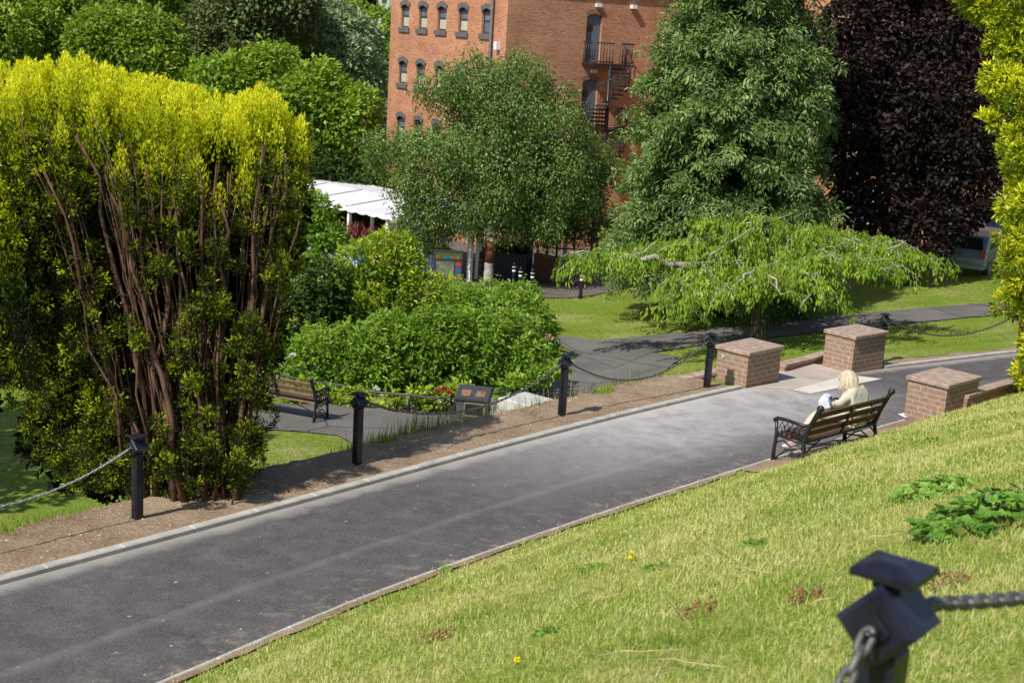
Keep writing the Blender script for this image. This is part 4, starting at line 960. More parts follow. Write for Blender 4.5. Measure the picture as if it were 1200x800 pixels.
# spiral fire stair
cu = UB - .05; co_ = 1.05; R_s = 1.0; cpt = BC + e1 * cu + n1 * co_; L1 = d1b[1]; L2 = L1 - st2
ft = thing('spiral_stair', 'black iron spiral fire stair with landings on the brick wall', 'stair', (cpt[0], cpt[1], BZ))
mb = MB(); mb.tube([(cpt[0], cpt[1], BZ), (cpt[0], cpt[1], L1 + .02)], .075, 8); mb.build('column', M['iron'], ft, True)
def lp(a, r, z): return (cpt[0] + (e1[0] * math.cos(a) + n1[0] * math.sin(a)) * r, cpt[1] + (e1[1] * math.cos(a) + n1[1] * math.sin(a)) * r, z)
for L_ in (L1, L2):
    nst = 15
    for k in range(nst):
        a = -.25 + k * (2 * PI - 1.7) / nst; z = L_ - (k + 1) * st2 / (nst + 1); w2 = .25
        mb = MB(); P = [lp(a - .05, .05, z), lp(a - w2, R_s, z), lp(a + w2, R_s, z), lp(a + .05, .05, z)]
        mb.add(P + [(x, y, zz - .085) for x, y, zz in P], [(0, 1, 2, 3), (7, 6, 5, 4), (0, 4, 5, 1), (1, 5, 6, 2), (2, 6, 7, 3), (3, 7, 4, 0)])
        mb.build('tread', M['iron'], ft, True)
    mb = MB(); hr = [lp(-.25 + k * (2 * PI - 1.7) / nst, R_s, L_ - (k + 1) * st2 / (nst + 1) + .95) for k in range(nst)]
    mb.tube(hr, .03, 6)
    for k in range(0, nst):
        a = -.25 + k * (2 * PI - 1.7) / nst; z = L_ - (k + 1) * st2 / (nst + 1); mb.tube([lp(a, R_s, z), lp(a, R_s, z + .95)], .017, 5)
    mb.build('handrail', M['iron'], ft, True)
    mb = MB(); boxon(mb, e1, n1, UA - .15, UB + 1.25, L_ - .12, L_ - .01, .01, 1.1); mb.build('landing', M['iron'], ft, True)
    mb = MB(); ua, ub = UA - .12, UB + 1.22
    for z in (.95, .08):
        mb.tube([wp(e1, n1, ua, L_ + z, .05), wp(e1, n1, ua, L_ + z, 1.08), wp(e1, n1, UB + .1, L_ + z, 1.08)], .03, 6)
        mb.tube([wp(e1, n1, UB + .45, L_ + z, 1.08), wp(e1, n1, ub, L_ + z, 1.08), wp(e1, n1, ub, L_ + z, .05)], .03, 6)
    for u in list(np.arange(ua, UB + .12, .17)) + list(np.arange(UB + .45, ub + .01, .17)):
        q = wp(e1, n1, u, L_, 1.08); mb.tube([q, (q[0], q[1], L_ + .95)], .018, 5)
    for o in np.arange(.1, 1.08, .2):
        for u in (ua, ub): q = wp(e1, n1, u, L_, o); mb.tube([q, (q[0], q[1], L_ + .95)], .018, 5)
    mb.build('railing', M['iron'], ft, True)

# other buildings
def simple_house(name, label, c, L, Wd, h, rz, wall, roof, wins, pitch=1.2, cat='house'):
    t = thing(name, label, cat, c, rz)
    mb = MB(); mb.box((0, 0, h / 2 - 1), (L, Wd, h + 2)); mb.build('wall', wall, t)
    mb = MB(); mb.prism([(-Wd / 2 - .3, h + .004), (Wd / 2 + .3, h + .004), (0, h + pitch)], L + .6, (-(L + .6) / 2, 0, 0), (0, 1, 0), (0, 0, 1)); mb.build('roof', roof, t)
    for x, z, w, hh in wins:
        mb = MB(); mb.box((x, -Wd / 2 - .01, z), (w + .2, .06, hh + .2)); f = mb.build('window', M['white'], t)
        mb = MB(); mb.box((x, -Wd / 2 - .042, z), (w, .02, hh)); mb.build('pane', M['pane'], f)
    return t
c = onground(1075, 66.); 
simple_house('brick_house', 'red brick house seen through the copper beech', (c[0], c[1], c[2]), 17, 9, 11.5, math.radians(-12), M['bld'], M['lintel'], [(-6 + 3 * i, 2.0 + 3.2 * k, 1.1, 1.6) for i in range(5) for k in range(3)], 2.5)
c = un(290, 16, 150.); simple_house('distant_house', 'tiny distant red house with grey roof between the treetops', (c[0], c[1], c[2] - 3.2), 7, 6, 3.6, math.radians(15), M['bld'], M['lintel'], [(1, 2.2, 1., 1.2)], 1.6)
c = un(436, 12, 420.); t = thing('tower_block', 'distant white tower block rising left of the brick building', 'building', (c[0], c[1], c[2] - 40), math.radians(25))
mb = MB(); mb.box((0, 0, 25), (7.5, 9, 90)); mb.build('wall', M['white'], t)
mb = MB()
for z in np.arange(30, 69, 3.2): mb.box((-1.0, -4.52, z), (2.6, .06, 1.5)); mb.box((2.2, -4.52, z), (1.6, .06, 1.5))
mb.build('window', M['lintel'], t)

# marquee
A = un(338, 240.5, 60.5) - np.array([.73, -.683, 0]) * 3.2 + np.array([0, 0, .55]); md = np.array([.73, -.683, 0]); mn = np.array([.683, .73, 0]); ML = 14.6; MW = 5.4
t = thing('marquee', 'long white marquee with pitched roof on white posts', 'marquee', (A[0], A[1], float(H(A[0], A[1]))))
mb = MB(); sg = 10
def mq(u, v, z): return tuple(A + md * u + mn * v + [0, 0, z])
us = np.linspace(0, ML, 7)
for a, b in zip(us[:-1], us[1:]):
    for v0, z0, v1, z1 in ((-.2, -.05, MW / 2, .2), (MW / 2, .2, MW + .2, -.05)):
        mb.add([mq(a, v0, z0), mq(b, v0, z0), mq((b), v1, z1), mq(a, v1, z1), mq((a + b) / 2, (v0 + v1) / 2, (z0 + z1) / 2 - .05)], [(0, 1, 4), (1, 2, 4), (2, 3, 4), (3, 0, 4)])
for u in (0, ML): mb.add([mq(u, -.2, -.05), mq(u, MW + .2, -.05), mq(u, MW / 2, .2)], [(0, 1, 2)])
mb.build('roof', M['tent'], t, True)
mb = MB(); us_ = np.linspace(0, ML, 89)
for i in range(88):
    z0, z1 = [-.2 - .06 * abs(math.sin(PI * k / 4)) for k in (i, i + 1)]; mb.add([mq(us_[i], -.205, -.05), mq(us_[i + 1], -.205, -.05), mq(us_[i + 1], -.21, z1), mq(us_[i], -.21, z0)], [(0, 1, 2, 3)])
mb.build('valance', M['tent'], t, True)
mb = MB()
for u in us[1:-1]: mb.beam(mq(u, -.2, -.03), mq(u, MW / 2, .225), .05, .02)
M['seam'] = m_plain('seam_grey', (.36, .36, .38), .7, .3, .1, 3); mb.build('seam', M['seam'], t, True)
for u in np.linspace(.1, ML - .1, 7):
    for v in (0, MW):
        q = mq(u, v, 0); g = float(H(q[0], q[1])); mb = MB(); mb.box((q[0], q[1], (g + q[2]) / 2), (.13, .13, q[2] - g), rz=-.75); mb.build('post', M['white'], t, True)
# what stands below it
def planter(name, label, px, Z, w, d, h, mat, rz, plant=None, cat='planter'):
    p = onground(px, Z); t = thing(name, label, cat, p, rz); mb = MB()
    for sx in (-1, 1): mb.box((sx * (w / 2 - .02), 0, h / 2), (.04, d, h))
    for sy in (-1, 1): mb.box((0, sy * (d / 2 - .02), h / 2), (w - .084, .04, h))
    mb.box((0, 0, h - .12), (w - .09, d - .09, .05)); mb.build('box', mat, t)
    mb = MB()
    for x in np.arange(-w / 2 + .12, w / 2 - .08, .16): mb.box((x, -d / 2 - .012, h / 2), (.03, .02, h - .04))
    mb.build('slat', M['white'] if mat is M['blue'] else M['frame'], t)
    if plant:
        m2, n_, L_, up_ = plant; lv = Leaves(); P = np.array(p) + np.stack([rg.uniform(-w / 2, w / 2, n_) * .9, rg.uniform(-d / 2, d / 2, n_) * .9, np.full(n_, h - .05)], 1)
        P[:, 2] += rg.random(n_) * L_ * (1 - up_); D = rdir(n_) * .8; D[:, 2] = np.abs(D[:, 2]) + up_; lv.add(P, D, rdir(n_), L_ * (.6 + .6 * rg.random(n_)), L_ * .12 if up_ > .8 else L_ * .45, rg.random(n_)); lv.build('plant', m2, t)
    return t
planter('planter', 'blue slatted planter with leafy plants beside the globe lamp', 502, 55., 1.5, .6, .9, M['blue'], -.6, (M['laurel'], 420, .28, .3))
planter('planter', 'blue slatted planter holding a spiky red cordyline', 414, 56.5, 1.3, .6, .9, M['blue'], -.6, (M['cordyline'], 110, .95, .9))
planter('planter', 'blue planter farthest left beside the golden yew edge', 383, 57., 1.2, .6, .9, M['blue'], -.6, (M['bed'], 240, .3, .3))
planter('planter', 'large dark navy planter box between the two birch trunks', 594, 55., 1.75, 1., 1.15, M['navy'], -.25, (M['dark'], 500, .3, .3))
p = onground(493, 53.); t = thing('globe_lamp', 'pale globe lamp on a thin post above the round shrub', 'lamp', p); mb = MB(); mb.tube([(0, 0, 0), (0, 0, 1.75)], .04, 8); mb.build('lamp_post', M['white'], t)
M['globe'] = m_plain('globe_lamp', (.75, .66, .48), .35, .4, .05, 2, 0, 0)
mb = MB(); mb.lathe([(.001, 1.7)] + [(.2 * math.sin(q), 1.9 - .2 * math.cos(q)) for q in np.linspace(.25, PI - .1, 10)], n=16); mb.build('lamp_globe', M['globe'], t)
wl = [onground(px, Z) for px, Z in ((290, 72.), (380, 70.5), (452, 71.))]
low_wall('dark brick boundary wall behind the white marquee', [p + [0, 0, 2.1] for p in wl], 2.5, .3, name='brick_wall')
# white twin post by the birch
p = onground(548, 54.5); t = thing('flag_post', 'pair of tall white posts left of the birch trunk', 'post', p)
for x in (0, .32): mb = MB(); mb.box((x, 0, 1.2), (.13, .13, 2.6), bev=.01); mb.build('post', M['white'], t)
# chairs in the shade under the marquee
def chair(label, p, rz):
    t = thing('cafe_chair', label, 'chair', p, rz, 'dark cafe chairs under the marquee'); mb = MB(); mb.box((0, 0, .45), (.42, .42, .04), bev=.01); mb.build('seat', M['frame'], t)
    mb = MB(); mb.box((0, -.2, .72), (.4, .03, .34), M=Matrix.Rotation(-.1, 3, 'X')); mb.build('backrest', M['frame'], t)
    for x in (-.18, .18):
        for y in (-.18, .18): mb = MB(); mb.tube([(x, y, 0), (x * .95, y * .95, .44)], .015, 6); mb.build('leg', M['frame'], t)
    return t
chair('dark cafe chair closest to the white twin posts', onground(558, 57.), 1.2); chair('dark cafe chair behind the birch trunk', onground(566, 58.5), 2.6)
# low wall with black railing, right of the birches
W0 = [onground(px, Z) for px, Z in ((628, 56.5), (650, 55.2), (690, 54.6), (735, 56.), (775, 58.))]
low_wall('curved low brick wall carrying the black railing by the plaza', [p + [0, 0, 1.0] for p in W0], 1.3, .35)
t = thing('railing', 'black iron railing with ball finials on the low plaza wall', 'railing', W0[0] + [0, 0, 1.0])
for p in W0 + [(W0[i] + W0[i + 1]) / 2 for i in range(4)]:
    mb = MB(); z = p[2] + .99; mb.tube([(p[0], p[1], z), (p[0], p[1], z + 1.3)], .045, 8); mb.tube([(p[0], p[1], z + 1.28 + q) for q in (0, .05, .1, .15, .2)], [.02, .08, .1, .08, .01], 8); mb.build('railing_post', M['iron'], t, True)
for h in (.35, .75, 1.15):
    mb = MB(); mb.tube([p + [0, 0, 1. + h] for p in W0], .03, 6); mb.build('rail', M['iron'], t, True)

# car glimpsed under the beech
def car(label, px, Z, rz):
    p = onground(px, Z, .02); t = thing('parked_car', label, 'car', p, rz); M['carpaint'] = m_plain('silver_paint', (.33, .36, .42), .3, .6, .05, 2, .5, 0)
    prof = [(-2.1, .35), (-2.12, .75), (-2.0, 1.0), (-1.75, 1.55), (-1.2, 1.72), (.4, 1.7), (1.1, 1.1), (2.0, .92), (2.15, .6), (2.1, .32)]
    mb = MB(); mb.prism(prof, 1.7, (0, .85, 0), (1, 0, 0), (0, 0, 1)); o = mb.build('body', M['carpaint'], t); bv = o.modifiers.new('bevel', 'BEVEL'); bv.width = .07; bv.segments = 3
    for sy in (-1, 1):
        mb = MB(); mb.prism([(-1.6, 1.08), (-1.4, 1.5), (-.45, 1.58), (-.45, 1.05)], .012, (0, sy * .853 + .006, 0), (1, 0, 0), (0, 0, 1)); mb.prism([(-.35, 1.05), (-.35, 1.58), (.35, 1.56), (.85, 1.08)], .012, (0, sy * .853 + .006, 0), (1, 0, 0), (0, 0, 1)); mb.build('side_window', M['glass_dark'], t)
        mb = MB(); mb.box((-2.07, sy * .72, .92), (.1, .16, .3), bev=.02); mb.build('tail_light', M['red'], t)
        for x in (-1.3, 1.35):
            mb = MB(); mb.tube([(x, sy * .66, .32), (x, sy * .87, .32)], .32, 20); w = mb.build('wheel', M['frame'], t); mb = MB(); mb.tube([(x, sy * .873, .32), (x, sy * .885, .32)], .2, 16); mb.build('rim', M['chain_pale'], w)
    mb = MB(); mb.add([(-1.985, -.68, 1.08), (-1.985, .68, 1.08), (-1.79, .6, 1.5), (-1.79, -.6, 1.5)], [(0, 1, 2, 3)]); mb.v = [(x - .03, y, z) for x, y, z in mb.v]; mb.build('rear_window', M['glass_dark'], t)
    mb = MB(); mb.box((-2.13, 0, .45), (.12, 1.66, .22), bev=.04); mb.build('bumper', M['carpaint'], t); return t
car('silver car parked beyond the copper beech beside the golden conifer', 1138, 54., math.radians(62))
# ================================================================== TREES AND SHRUBS
rg = np.random.default_rng(5)
# ---- golden yew with fanned bare stems
YB = gp(215, 576); YZ = depth(YB); YPP = FPX / YZ
def yp(px, py, dz=0.): return un(px, py, YZ + dz)
yt = thing('golden_yew', 'large golden yew with bare fanned stems and yellow top', 'tree', YB)
def ytop(px): return np.interp(px, [-140, -60, 0, 55, 90, 130, 165, 200, 235, 265, 310, 340, 368], [105, 85, 72, 66, 58, 78, 84, 92, 100, 112, 96, 112, 138])
def dzc(px): return float(np.clip((px - 215) * .0042, -.7, .8))
lv = Leaves(); n_pl = 0; tops = []
while n_pl < 330:
    px = rg.uniform(-60, 364) if n_pl < 280 else rg.uniform(-330, -60); dd = rg.uniform(-.62, .5); dz = dzc(px) + dd
    if ((px - 20) / 350) ** 2 + (dd / .64) ** 2 > 1: continue
    front = dd < -.15
    py = float(ytop(px)) + abs(rg.normal()) * 13 + (10 if front else 0)
    if front and rg.random() < .5: py += rg.uniform(10, 95)
    ln = rg.uniform(.85, 1.35) if px > 120 else rg.uniform(1.4, 2.8)
    if px > 330: ln = rg.uniform(1.8, 2.6)
    R_ = rg.uniform(.085, .185); tp = yp(px, py, dz); tops.append(tp)
    ns = int((560 if px > -20 else 200) * ln * (R_ / .15))
    h = rg.random(ns) ** .85; prof = np.minimum(1, (h * 5) ** .75) * (1 - .45 * h)
    a = rg.random(ns) * 2 * PI; rr = R_ * prof * (.55 + .5 * rg.random(ns)); o = np.stack([np.cos(a), np.sin(a), np.zeros(ns)], 1)
    ax = nrm(np.array([[rg.normal() * .06 + (px - 120) / 2600, rg.normal() * .06, 1.]]))[0]
    P = tp - ax * (h * ln)[:, None] + o * rr[:, None]; D = o * .55 + np.array([0, 0, .95]) + rdir(ns) * .35
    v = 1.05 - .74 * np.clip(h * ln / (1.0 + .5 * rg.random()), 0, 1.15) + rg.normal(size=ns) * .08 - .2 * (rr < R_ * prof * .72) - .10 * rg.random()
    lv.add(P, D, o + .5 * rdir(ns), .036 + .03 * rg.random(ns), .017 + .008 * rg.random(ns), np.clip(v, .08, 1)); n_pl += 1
def tufts(ells, dens, vlo, vhi, L=.042, jit=.3, k=20, spread=.075, r=.2, wr=.42):
    for e in ells:
        hf = float(np.clip((575 - e[1]) / 330, 0, 1)); lb = lobes_px([e[:4] + ((e[4] if len(e) > 4 else 0) * .7 + dzc(e[0]) * hf,)], YZ, e[5] if len(e) > 5 else 9, r, .8, jit)
        C, O = lobe_points(lb, dens, .15)
        v = vlo + (vhi - vlo) * rg.random(len(C)) ** 1.6 + .08 * O[:, 2]
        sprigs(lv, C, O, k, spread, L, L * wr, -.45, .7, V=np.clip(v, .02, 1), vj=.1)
tufts([(58, 335, 80, 60, .0, 22), (45, 420, 72, 65, .0, 24), (80, 500, 62, 62, .0, 26), (110, 548, 48, 32, -.1, 14), (20, 260, 70, 75, .1, 22), (-50, 340, 70, 130, .2, 22), (30, 190, 75, 75, 0, 16), (128, 480, 32, 66, .1, 10)], 46, .08, .72)
tufts([(352, 200, 14, 60, .1, 8), (340, 290, 15, 55, .1, 8), (322, 370, 16, 60, .15, 9), (305, 450, 17, 60, .15, 10), (290, 530, 22, 40, -.1, 9), (335, 235, 26, 60, -.35, 8), (322, 330, 18, 60, -.3, 6)], 60, .2, .7, r=.14)
tufts([(275, 555, 28, 22, -.25, 6), (215, 566, 45, 14, -.45, 7), (175, 330, 14, 24, -.75, 3), (172, 535, 24, 36, -.4, 5), (150, 385, 12, 18, -.85, 2), (292, 500, 20, 45, -.2, 5)], 40, .15, .6, r=.11)
tufts([(105, 400, 34, 60, -.5, 12), (125, 500, 34, 62, -.5, 14), (150, 552, 36, 24, -.45, 9), (95, 320, 34, 50, -.5, 9)], 50, .08, .74)
tufts([(18, 185, 55, 55, -.45, 18), (62, 225, 50, 65, -.4, 16), (25, 255, 60, 60, -.35, 18)], 46, .1, .75)
for _ in range(105):     # stray tufts growing along the bare stems
    fx = rg.random(); fy = rg.uniform(200, 570); tufts([(190 - 60 * (575 - fy) / 400 + fx * (90 + 120 * (575 - fy) / 400), fy, 6, 11, -1.15 + .8 * rg.random(), 2)], 60, .12, .66, r=.065)
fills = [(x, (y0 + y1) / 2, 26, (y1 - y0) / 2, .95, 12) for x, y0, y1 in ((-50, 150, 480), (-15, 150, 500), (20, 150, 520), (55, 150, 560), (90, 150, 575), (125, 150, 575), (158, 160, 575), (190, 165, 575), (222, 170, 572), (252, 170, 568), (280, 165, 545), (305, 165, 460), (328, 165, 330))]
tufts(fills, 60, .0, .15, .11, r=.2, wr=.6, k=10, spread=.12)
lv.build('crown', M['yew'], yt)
for k in range(118):
    bx = 158 + 128 * ((k * .618) % 1.); b = yp(bx, rg.uniform(560, 582), rg.uniform(-.45, .45)); thick = k % 4 == 0
    ex = 40 + 300 * ((bx - 158) / 128.) + rg.normal() * 26; ex = min(ex, 352); dz = dzc(ex) + (rg.uniform(-.72, -.25) if k % 5 else rg.uniform(-.1, .3)); e = yp(ex, float(ytop(ex)) + rg.uniform(70, 150), dz)
    m1 = b * .66 + e * .34 + np.array([rg.normal() * .10, rg.normal() * .08, .12]); m2 = b * .33 + e * .67 + np.array([rg.normal() * .10, rg.normal() * .08, .1])
    r0 = rg.uniform(.028, .05) if thick else rg.uniform(.006, .022)
    q = np.linspace(0, 1, 9)[:, None]; PT_ = (1 - q) ** 3 * b + 3 * q * (1 - q) ** 2 * m1 + 3 * q * q * (1 - q) * m2 + q ** 3 * e + rg.normal(size=(9, 3)) * .034
    PT_[0, 2] = float(H(PT_[0, 0], PT_[0, 1])) - .1
    mb = MB(); mb.tube(PT_, list(r0 * np.linspace(1, .35, 9)), 7)
    if k % 2:   # broken side twigs
        for z in (4, 6):
            s0 = PT_[z]; d_ = np.array([rg.normal() * .25, -abs(rg.normal()) * .2, rg.uniform(.05, .45)]); mb.tube([s0, s0 + d_ * .5 + [0, 0, -.03], s0 + d_], [r0 * .3, r0 * .22, .003], 5)
    mb.build('stem', M['yew_bark'], yt, True)

# ---- golden conifer at the right edge
gb = onground(1262, 24.2); gt = thing('golden_conifer', 'bright golden conifer with bulging foliage pads at the right edge', 'tree', gb); lv = Leaves()
GL = [(1150, -8, 55, 34, -.2), (1185, 48, 45, 35, -.3), (1210, -60, 90, 60, 0), (1182, 110, 42, 40, -.2), (1205, 172, 40, 50, -.3), (1188, 235, 34, 48, -.2), (1183, 305, 36, 50, -.3), (1205, 380, 26, 55, -.2), (1240, 120, 60, 90, .3), (1250, 260, 60, 100, .2), (1262, 390, 50, 80, .2), (1265, 30, 60, 80, .2)]
for e in GL:
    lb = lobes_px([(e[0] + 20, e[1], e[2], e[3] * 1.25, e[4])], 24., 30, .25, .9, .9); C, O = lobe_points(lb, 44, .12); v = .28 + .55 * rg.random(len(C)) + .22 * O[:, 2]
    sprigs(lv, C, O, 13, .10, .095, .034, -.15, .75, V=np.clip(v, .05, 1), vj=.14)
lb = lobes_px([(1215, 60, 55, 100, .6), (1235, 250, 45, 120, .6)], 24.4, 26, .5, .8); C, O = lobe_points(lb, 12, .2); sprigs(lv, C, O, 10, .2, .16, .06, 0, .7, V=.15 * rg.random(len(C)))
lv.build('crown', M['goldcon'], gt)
mb = MB(); g = Vector(gb); mb.tube([g - Vector((0, 0, .2)), g + Vector((-.1, 0, 2.)), g + Vector((-.2, 0, 5.)), g + Vector((-.3, 0, 9.))], [.24, .19, .13, .04], 9)
for k in range(14):
    z = 1 + .5 * k; a = k * 2.4; mb.tube([g + Vector((-.1, 0, z)), g + Vector((math.cos(a) * .5 - .1, math.sin(a) * .4, z + .5)), g + Vector((math.cos(a) * .9 - .15, math.sin(a) * .7, z + 1.2))], [.05, .035, .01], 6, False)
mb.build('trunk', M['bark'], gt, True)

# ---- tall spruce
sb = onground(846, 45.); stt = thing('spruce', 'tall blue green spruce with drooping sprays beside the brick building', 'tree', sb); lv = Leaves()
ht = 15.8; br = []
spp = FPX / 50.
for k in range(860):
    h = 1 - rg.random() ** .8 * .97; z = h * ht          # height above the base
    env = np.interp(z, [0, .9, 2.7, 5.4, 8.1, 10.8, 13.5, 15.8], [3.7, 3.95, 3.9, 3.6, 3.15, 2.25, 1.2, .15]) * rg.uniform(.74, 1.05)
    a = rg.uniform(0, 2 * PI); d = np.array([math.cos(a), math.sin(a), 0]); 
    if d[0] > 0: env *= .85
    p0 = sb + [0, 0, z + env * .10]; tip = p0 + d * env + [0, 0, -.12 * env - .25 * rg.random()]; md = p0 + d * env * .55 + [0, 0, .12 * env]
    q = np.linspace(0, 1, 6)[:, None]; C = (1 - q) ** 2 * p0 + 2 * q * (1 - q) * md + q * q * tip; br.append(C)
    if d[1] > .75 and rg.random() < .6: continue
    m = max(4, int(env * 4.6)); q = (.42 + .58 * rg.random(m) ** .6)[:, None]; S_ = (1 - q) ** 2 * p0 + 2 * q * (1 - q) * md + q * q * tip
    S_ += rg.normal(size=(m, 3)) * [.2, .2, .07]; O = nrm(d + [0, 0, .5] + .35 * rdir(m))
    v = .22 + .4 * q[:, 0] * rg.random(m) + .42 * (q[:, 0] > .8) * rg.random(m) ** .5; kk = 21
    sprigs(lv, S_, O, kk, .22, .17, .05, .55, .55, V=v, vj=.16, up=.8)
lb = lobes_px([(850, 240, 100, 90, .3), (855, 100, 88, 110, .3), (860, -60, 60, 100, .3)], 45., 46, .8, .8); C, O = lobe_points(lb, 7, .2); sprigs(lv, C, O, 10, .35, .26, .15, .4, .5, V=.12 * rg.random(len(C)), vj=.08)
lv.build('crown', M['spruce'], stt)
mb = MB(); s0 = Vector(sb); mb.tube([s0 - Vector((0, 0, .2)), s0 + Vector((0, 0, 3)), s0 + Vector((0, 0, 10)), s0 + Vector((0, 0, ht))], [.36, .3, .18, .03], 10)
for C in br[:90]: mb.tube(C, [.05, .045, .035, .028, .02, .008], 5, False)
mb.build('trunk', M['bark'], stt, True)

# ---- weeping cherry
cb = onground(889, 38.6); ct = thing('weeping_cherry', 'low spreading weeping cherry with drooping leaves behind the gate piers', 'tree', cb); lv = Leaves(); mb = MB()
cz = depth(cb); fk = un(886, 338, cz)
mt_ = MB(); mt_.tube([cb - [0, 0, .15], cb + (fk - cb) * .35 + [.03, 0, 0], cb + (fk - cb) * .75, fk + [0, 0, .1]], [.27, .22, .2, .19], 10)
arms = [[(870, 322, 0), (842, 308, -.4), (812, 315, -.8), (792, 311, -1.), (765, 302, -1.1), (735, 301, -1.), (700, 299, -.8), (680, 312, -.8)],
        [(858, 318, -.4), (822, 318, -1.2), (795, 335, -1.7), (783, 362, -1.8)], [(882, 305, .2), (862, 276, .3), (885, 260, .5), (905, 258, .7)], [(905, 312, .2), (945, 292, .4), (1000, 288, .4), (1050, 293, .3), (1085, 305, .1)],
        [(905, 318, -.6), (940, 318, -1.3), (962, 335, -1.7), (968, 358, -1.8)], [(882, 315, -.9), (868, 325, -1.9), (852, 350, -2.3)], [(892, 300, 1.2), (935, 278, 2.), (975, 282, 2.6)], [(866, 300, 1.), (815, 288, 1.8), (775, 290, 2.1), (740, 300, 2.1)],
        [(915, 312, -.2), (970, 300, -.8), (1015, 303, -1.2), (1045, 322, -1.4)], [(880, 300, 1.5), (870, 280, 2.4), (850, 284, 3.)], [(895, 316, -.8), (905, 322, -1.8), (915, 345, -2.4)], [(905, 305, .4), (930, 272, .3), (955, 268, .2)], [(860, 312, -.4), (830, 290, -.4), (800, 283, -.4), (775, 292, -.4)],
        [(848, 330, -1.), (812, 345, -2.), (800, 370, -2.3)], [(902, 300, .8), (985, 276, 1.), (1040, 285, 1.2)], [(872, 300, -.2), (850, 268, -.1), (828, 262, 0)]]
rs = {}
for ai, ar in enumerate(arms):
    Pn = np.array([fk] + [un(x, y, cz + dz) for x, y, dz in ar]); L_ = np.linalg.norm(np.diff(Pn, axis=0), axis=1); cu_ = np.concatenate([[0], np.cumsum(L_)]); m = max(6, int(cu_[-1] / .22)); q = np.linspace(0, cu_[-1], m)
    C = np.stack([np.interp(q, cu_, Pn[:, i]) for i in range(3)], 1); C[1:-1] = (C[:-2] + 2 * C[1:-1] + C[2:]) / 4; C[1:-1] += rg.normal(size=(m - 2, 3)) * .05
    mb.tube(C, list(np.linspace(.075 if ai else .14, .016 if ai else .045, m)), 7)
    for i in range(2, m):
        dens = 9 if i > m * .22 else 5
        if ai in (5, 10) or (ai in (1, 4, 13) and i > m * .8): dens = 3
        if ai == 0 and .42 < i / m < .66: dens = 0
        for j in range(dens):
            a = rg.uniform(0, 2 * PI); r1 = rg.uniform(.2, .85); d = np.array([math.cos(a), math.sin(a), 0]); s0 = C[i]; s1 = s0 + d * r1 * .55 + [0, 0, .12 * r1 + .05]; s2 = s0 + d * r1 + [0, 0, -.05]; dl = rg.uniform(.05, .42); s3 = s2 + d * .1 + [0, 0, -dl]
            if rg.random() < .16: mb.tube([s0, s1, s2, s3], [.016, .012, .009, .004], 4, False)
            nl = int(29 * (r1 + dl)); q = rg.random(nl) ** .8 * 3; k = np.minimum(q.astype(int), 2); fq = (q - k)[:, None]; S4 = np.array([s0, s1, s2, s3]); P = S4[k] * (1 - fq) + S4[k + 1] * fq + rg.normal(size=(nl, 3)) * .05
            D = d * .5 + rdir(nl) * .45 - np.array([0, 0, .85]); N = rdir(nl) * .5 + d * .6 + [0, 0, .75]
            v = .34 + .45 * rg.random() * rg.random(nl) ** .3 + .22 * rg.random(nl); lv.add(P, D, N, .11 + .085 * rg.random(nl), .042 + .022 * rg.random(nl), np.clip(v, 0, 1))
lv.build('crown', M['cherry'], ct, bend=.22)
# bare grey twigs standing clear of the leaves
for (x0, y0, z0), (x1, y1, z1) in (((700, 299, -.8), (668, 297, -.9)), ((742, 300, -1.), (766, 284, -1.2)), ((752, 302, -1.), (735, 316, -1.2)), ((870, 262, .4), (925, 252, .5)), ((830, 300, -1.), (890, 262, -.2)), ((1010, 290, .2), (985, 278, .2)), ((840, 342, -2.), (832, 356, -2.3)), ((950, 345, -1.8), (938, 362, -2.)), ((720, 301, -1.), (712, 316, -1.1)), ((770, 296, -1.), (785, 288, -1.)), ((960, 290, 0), (1000, 280, 0)), ((1040, 292, -.2), (1062, 282, -.2))):
    a, b = un(x0, y0, cz + z0), un(x1, y1, cz + z1); mb.tube([a, (a + b) / 2 + rg.normal(size=3) * .07, b], [.035, .028, .012], 5)
mb.build('branches', M['bark_grey'], ct, True); mt_.build('trunk', M['bark'], ct, True)

# ---- the two weeping birches
def birch(label, bx, Z, ells, n, dens, trad):
    b = onground(bx, Z); t = thing('birch_tree', label, 'tree', b, group='birches on the plaza'); lb = lobes_px(ells, Z, n, .85, .95, .3); C, O = lobe_points(lb, dens, .25); lv = Leaves()
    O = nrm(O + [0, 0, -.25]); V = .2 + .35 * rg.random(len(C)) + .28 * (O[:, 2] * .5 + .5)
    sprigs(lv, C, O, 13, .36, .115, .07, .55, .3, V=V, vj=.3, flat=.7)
    C2 = C - [0, 0, .4]; sprigs(lv, C2, nrm(O * .25 - [0, 0, 1.]), 8, .3, .11, .065, .9, .3, V=V, vj=.3, flat=1.7)
    lv.build('crown', M['birchleaf'], t); mb = MB(); v = Vector(b); cen = Vector(np.mean([l[0] for l in lb], 0)); tp = Vector((v.x + (cen.x - v.x) * .4, v.y + .3, cen.z + 1.))
    mb.tube([v - Vector((0, 0, .2)), v + Vector((.02, 0, .25)), v + Vector((.04, 0, 2.)), v.lerp(tp, .5), tp], [trad * 1.25, trad, trad * .9, trad * .5, .03], 12)
    for i in rg.permutation(len(lb))[:20]:
        e = Vector(lb[i][0]); s = v.lerp(tp, rg.uniform(.35, .85)); e = s.lerp(e, .8); mb.tube([s, s.lerp(e, .5) + Vector((0, .2, .4)), e], [trad * .25, trad * .15, .012], 6, False)
    mb.build('trunk', M['birch'], t, True); return t, b
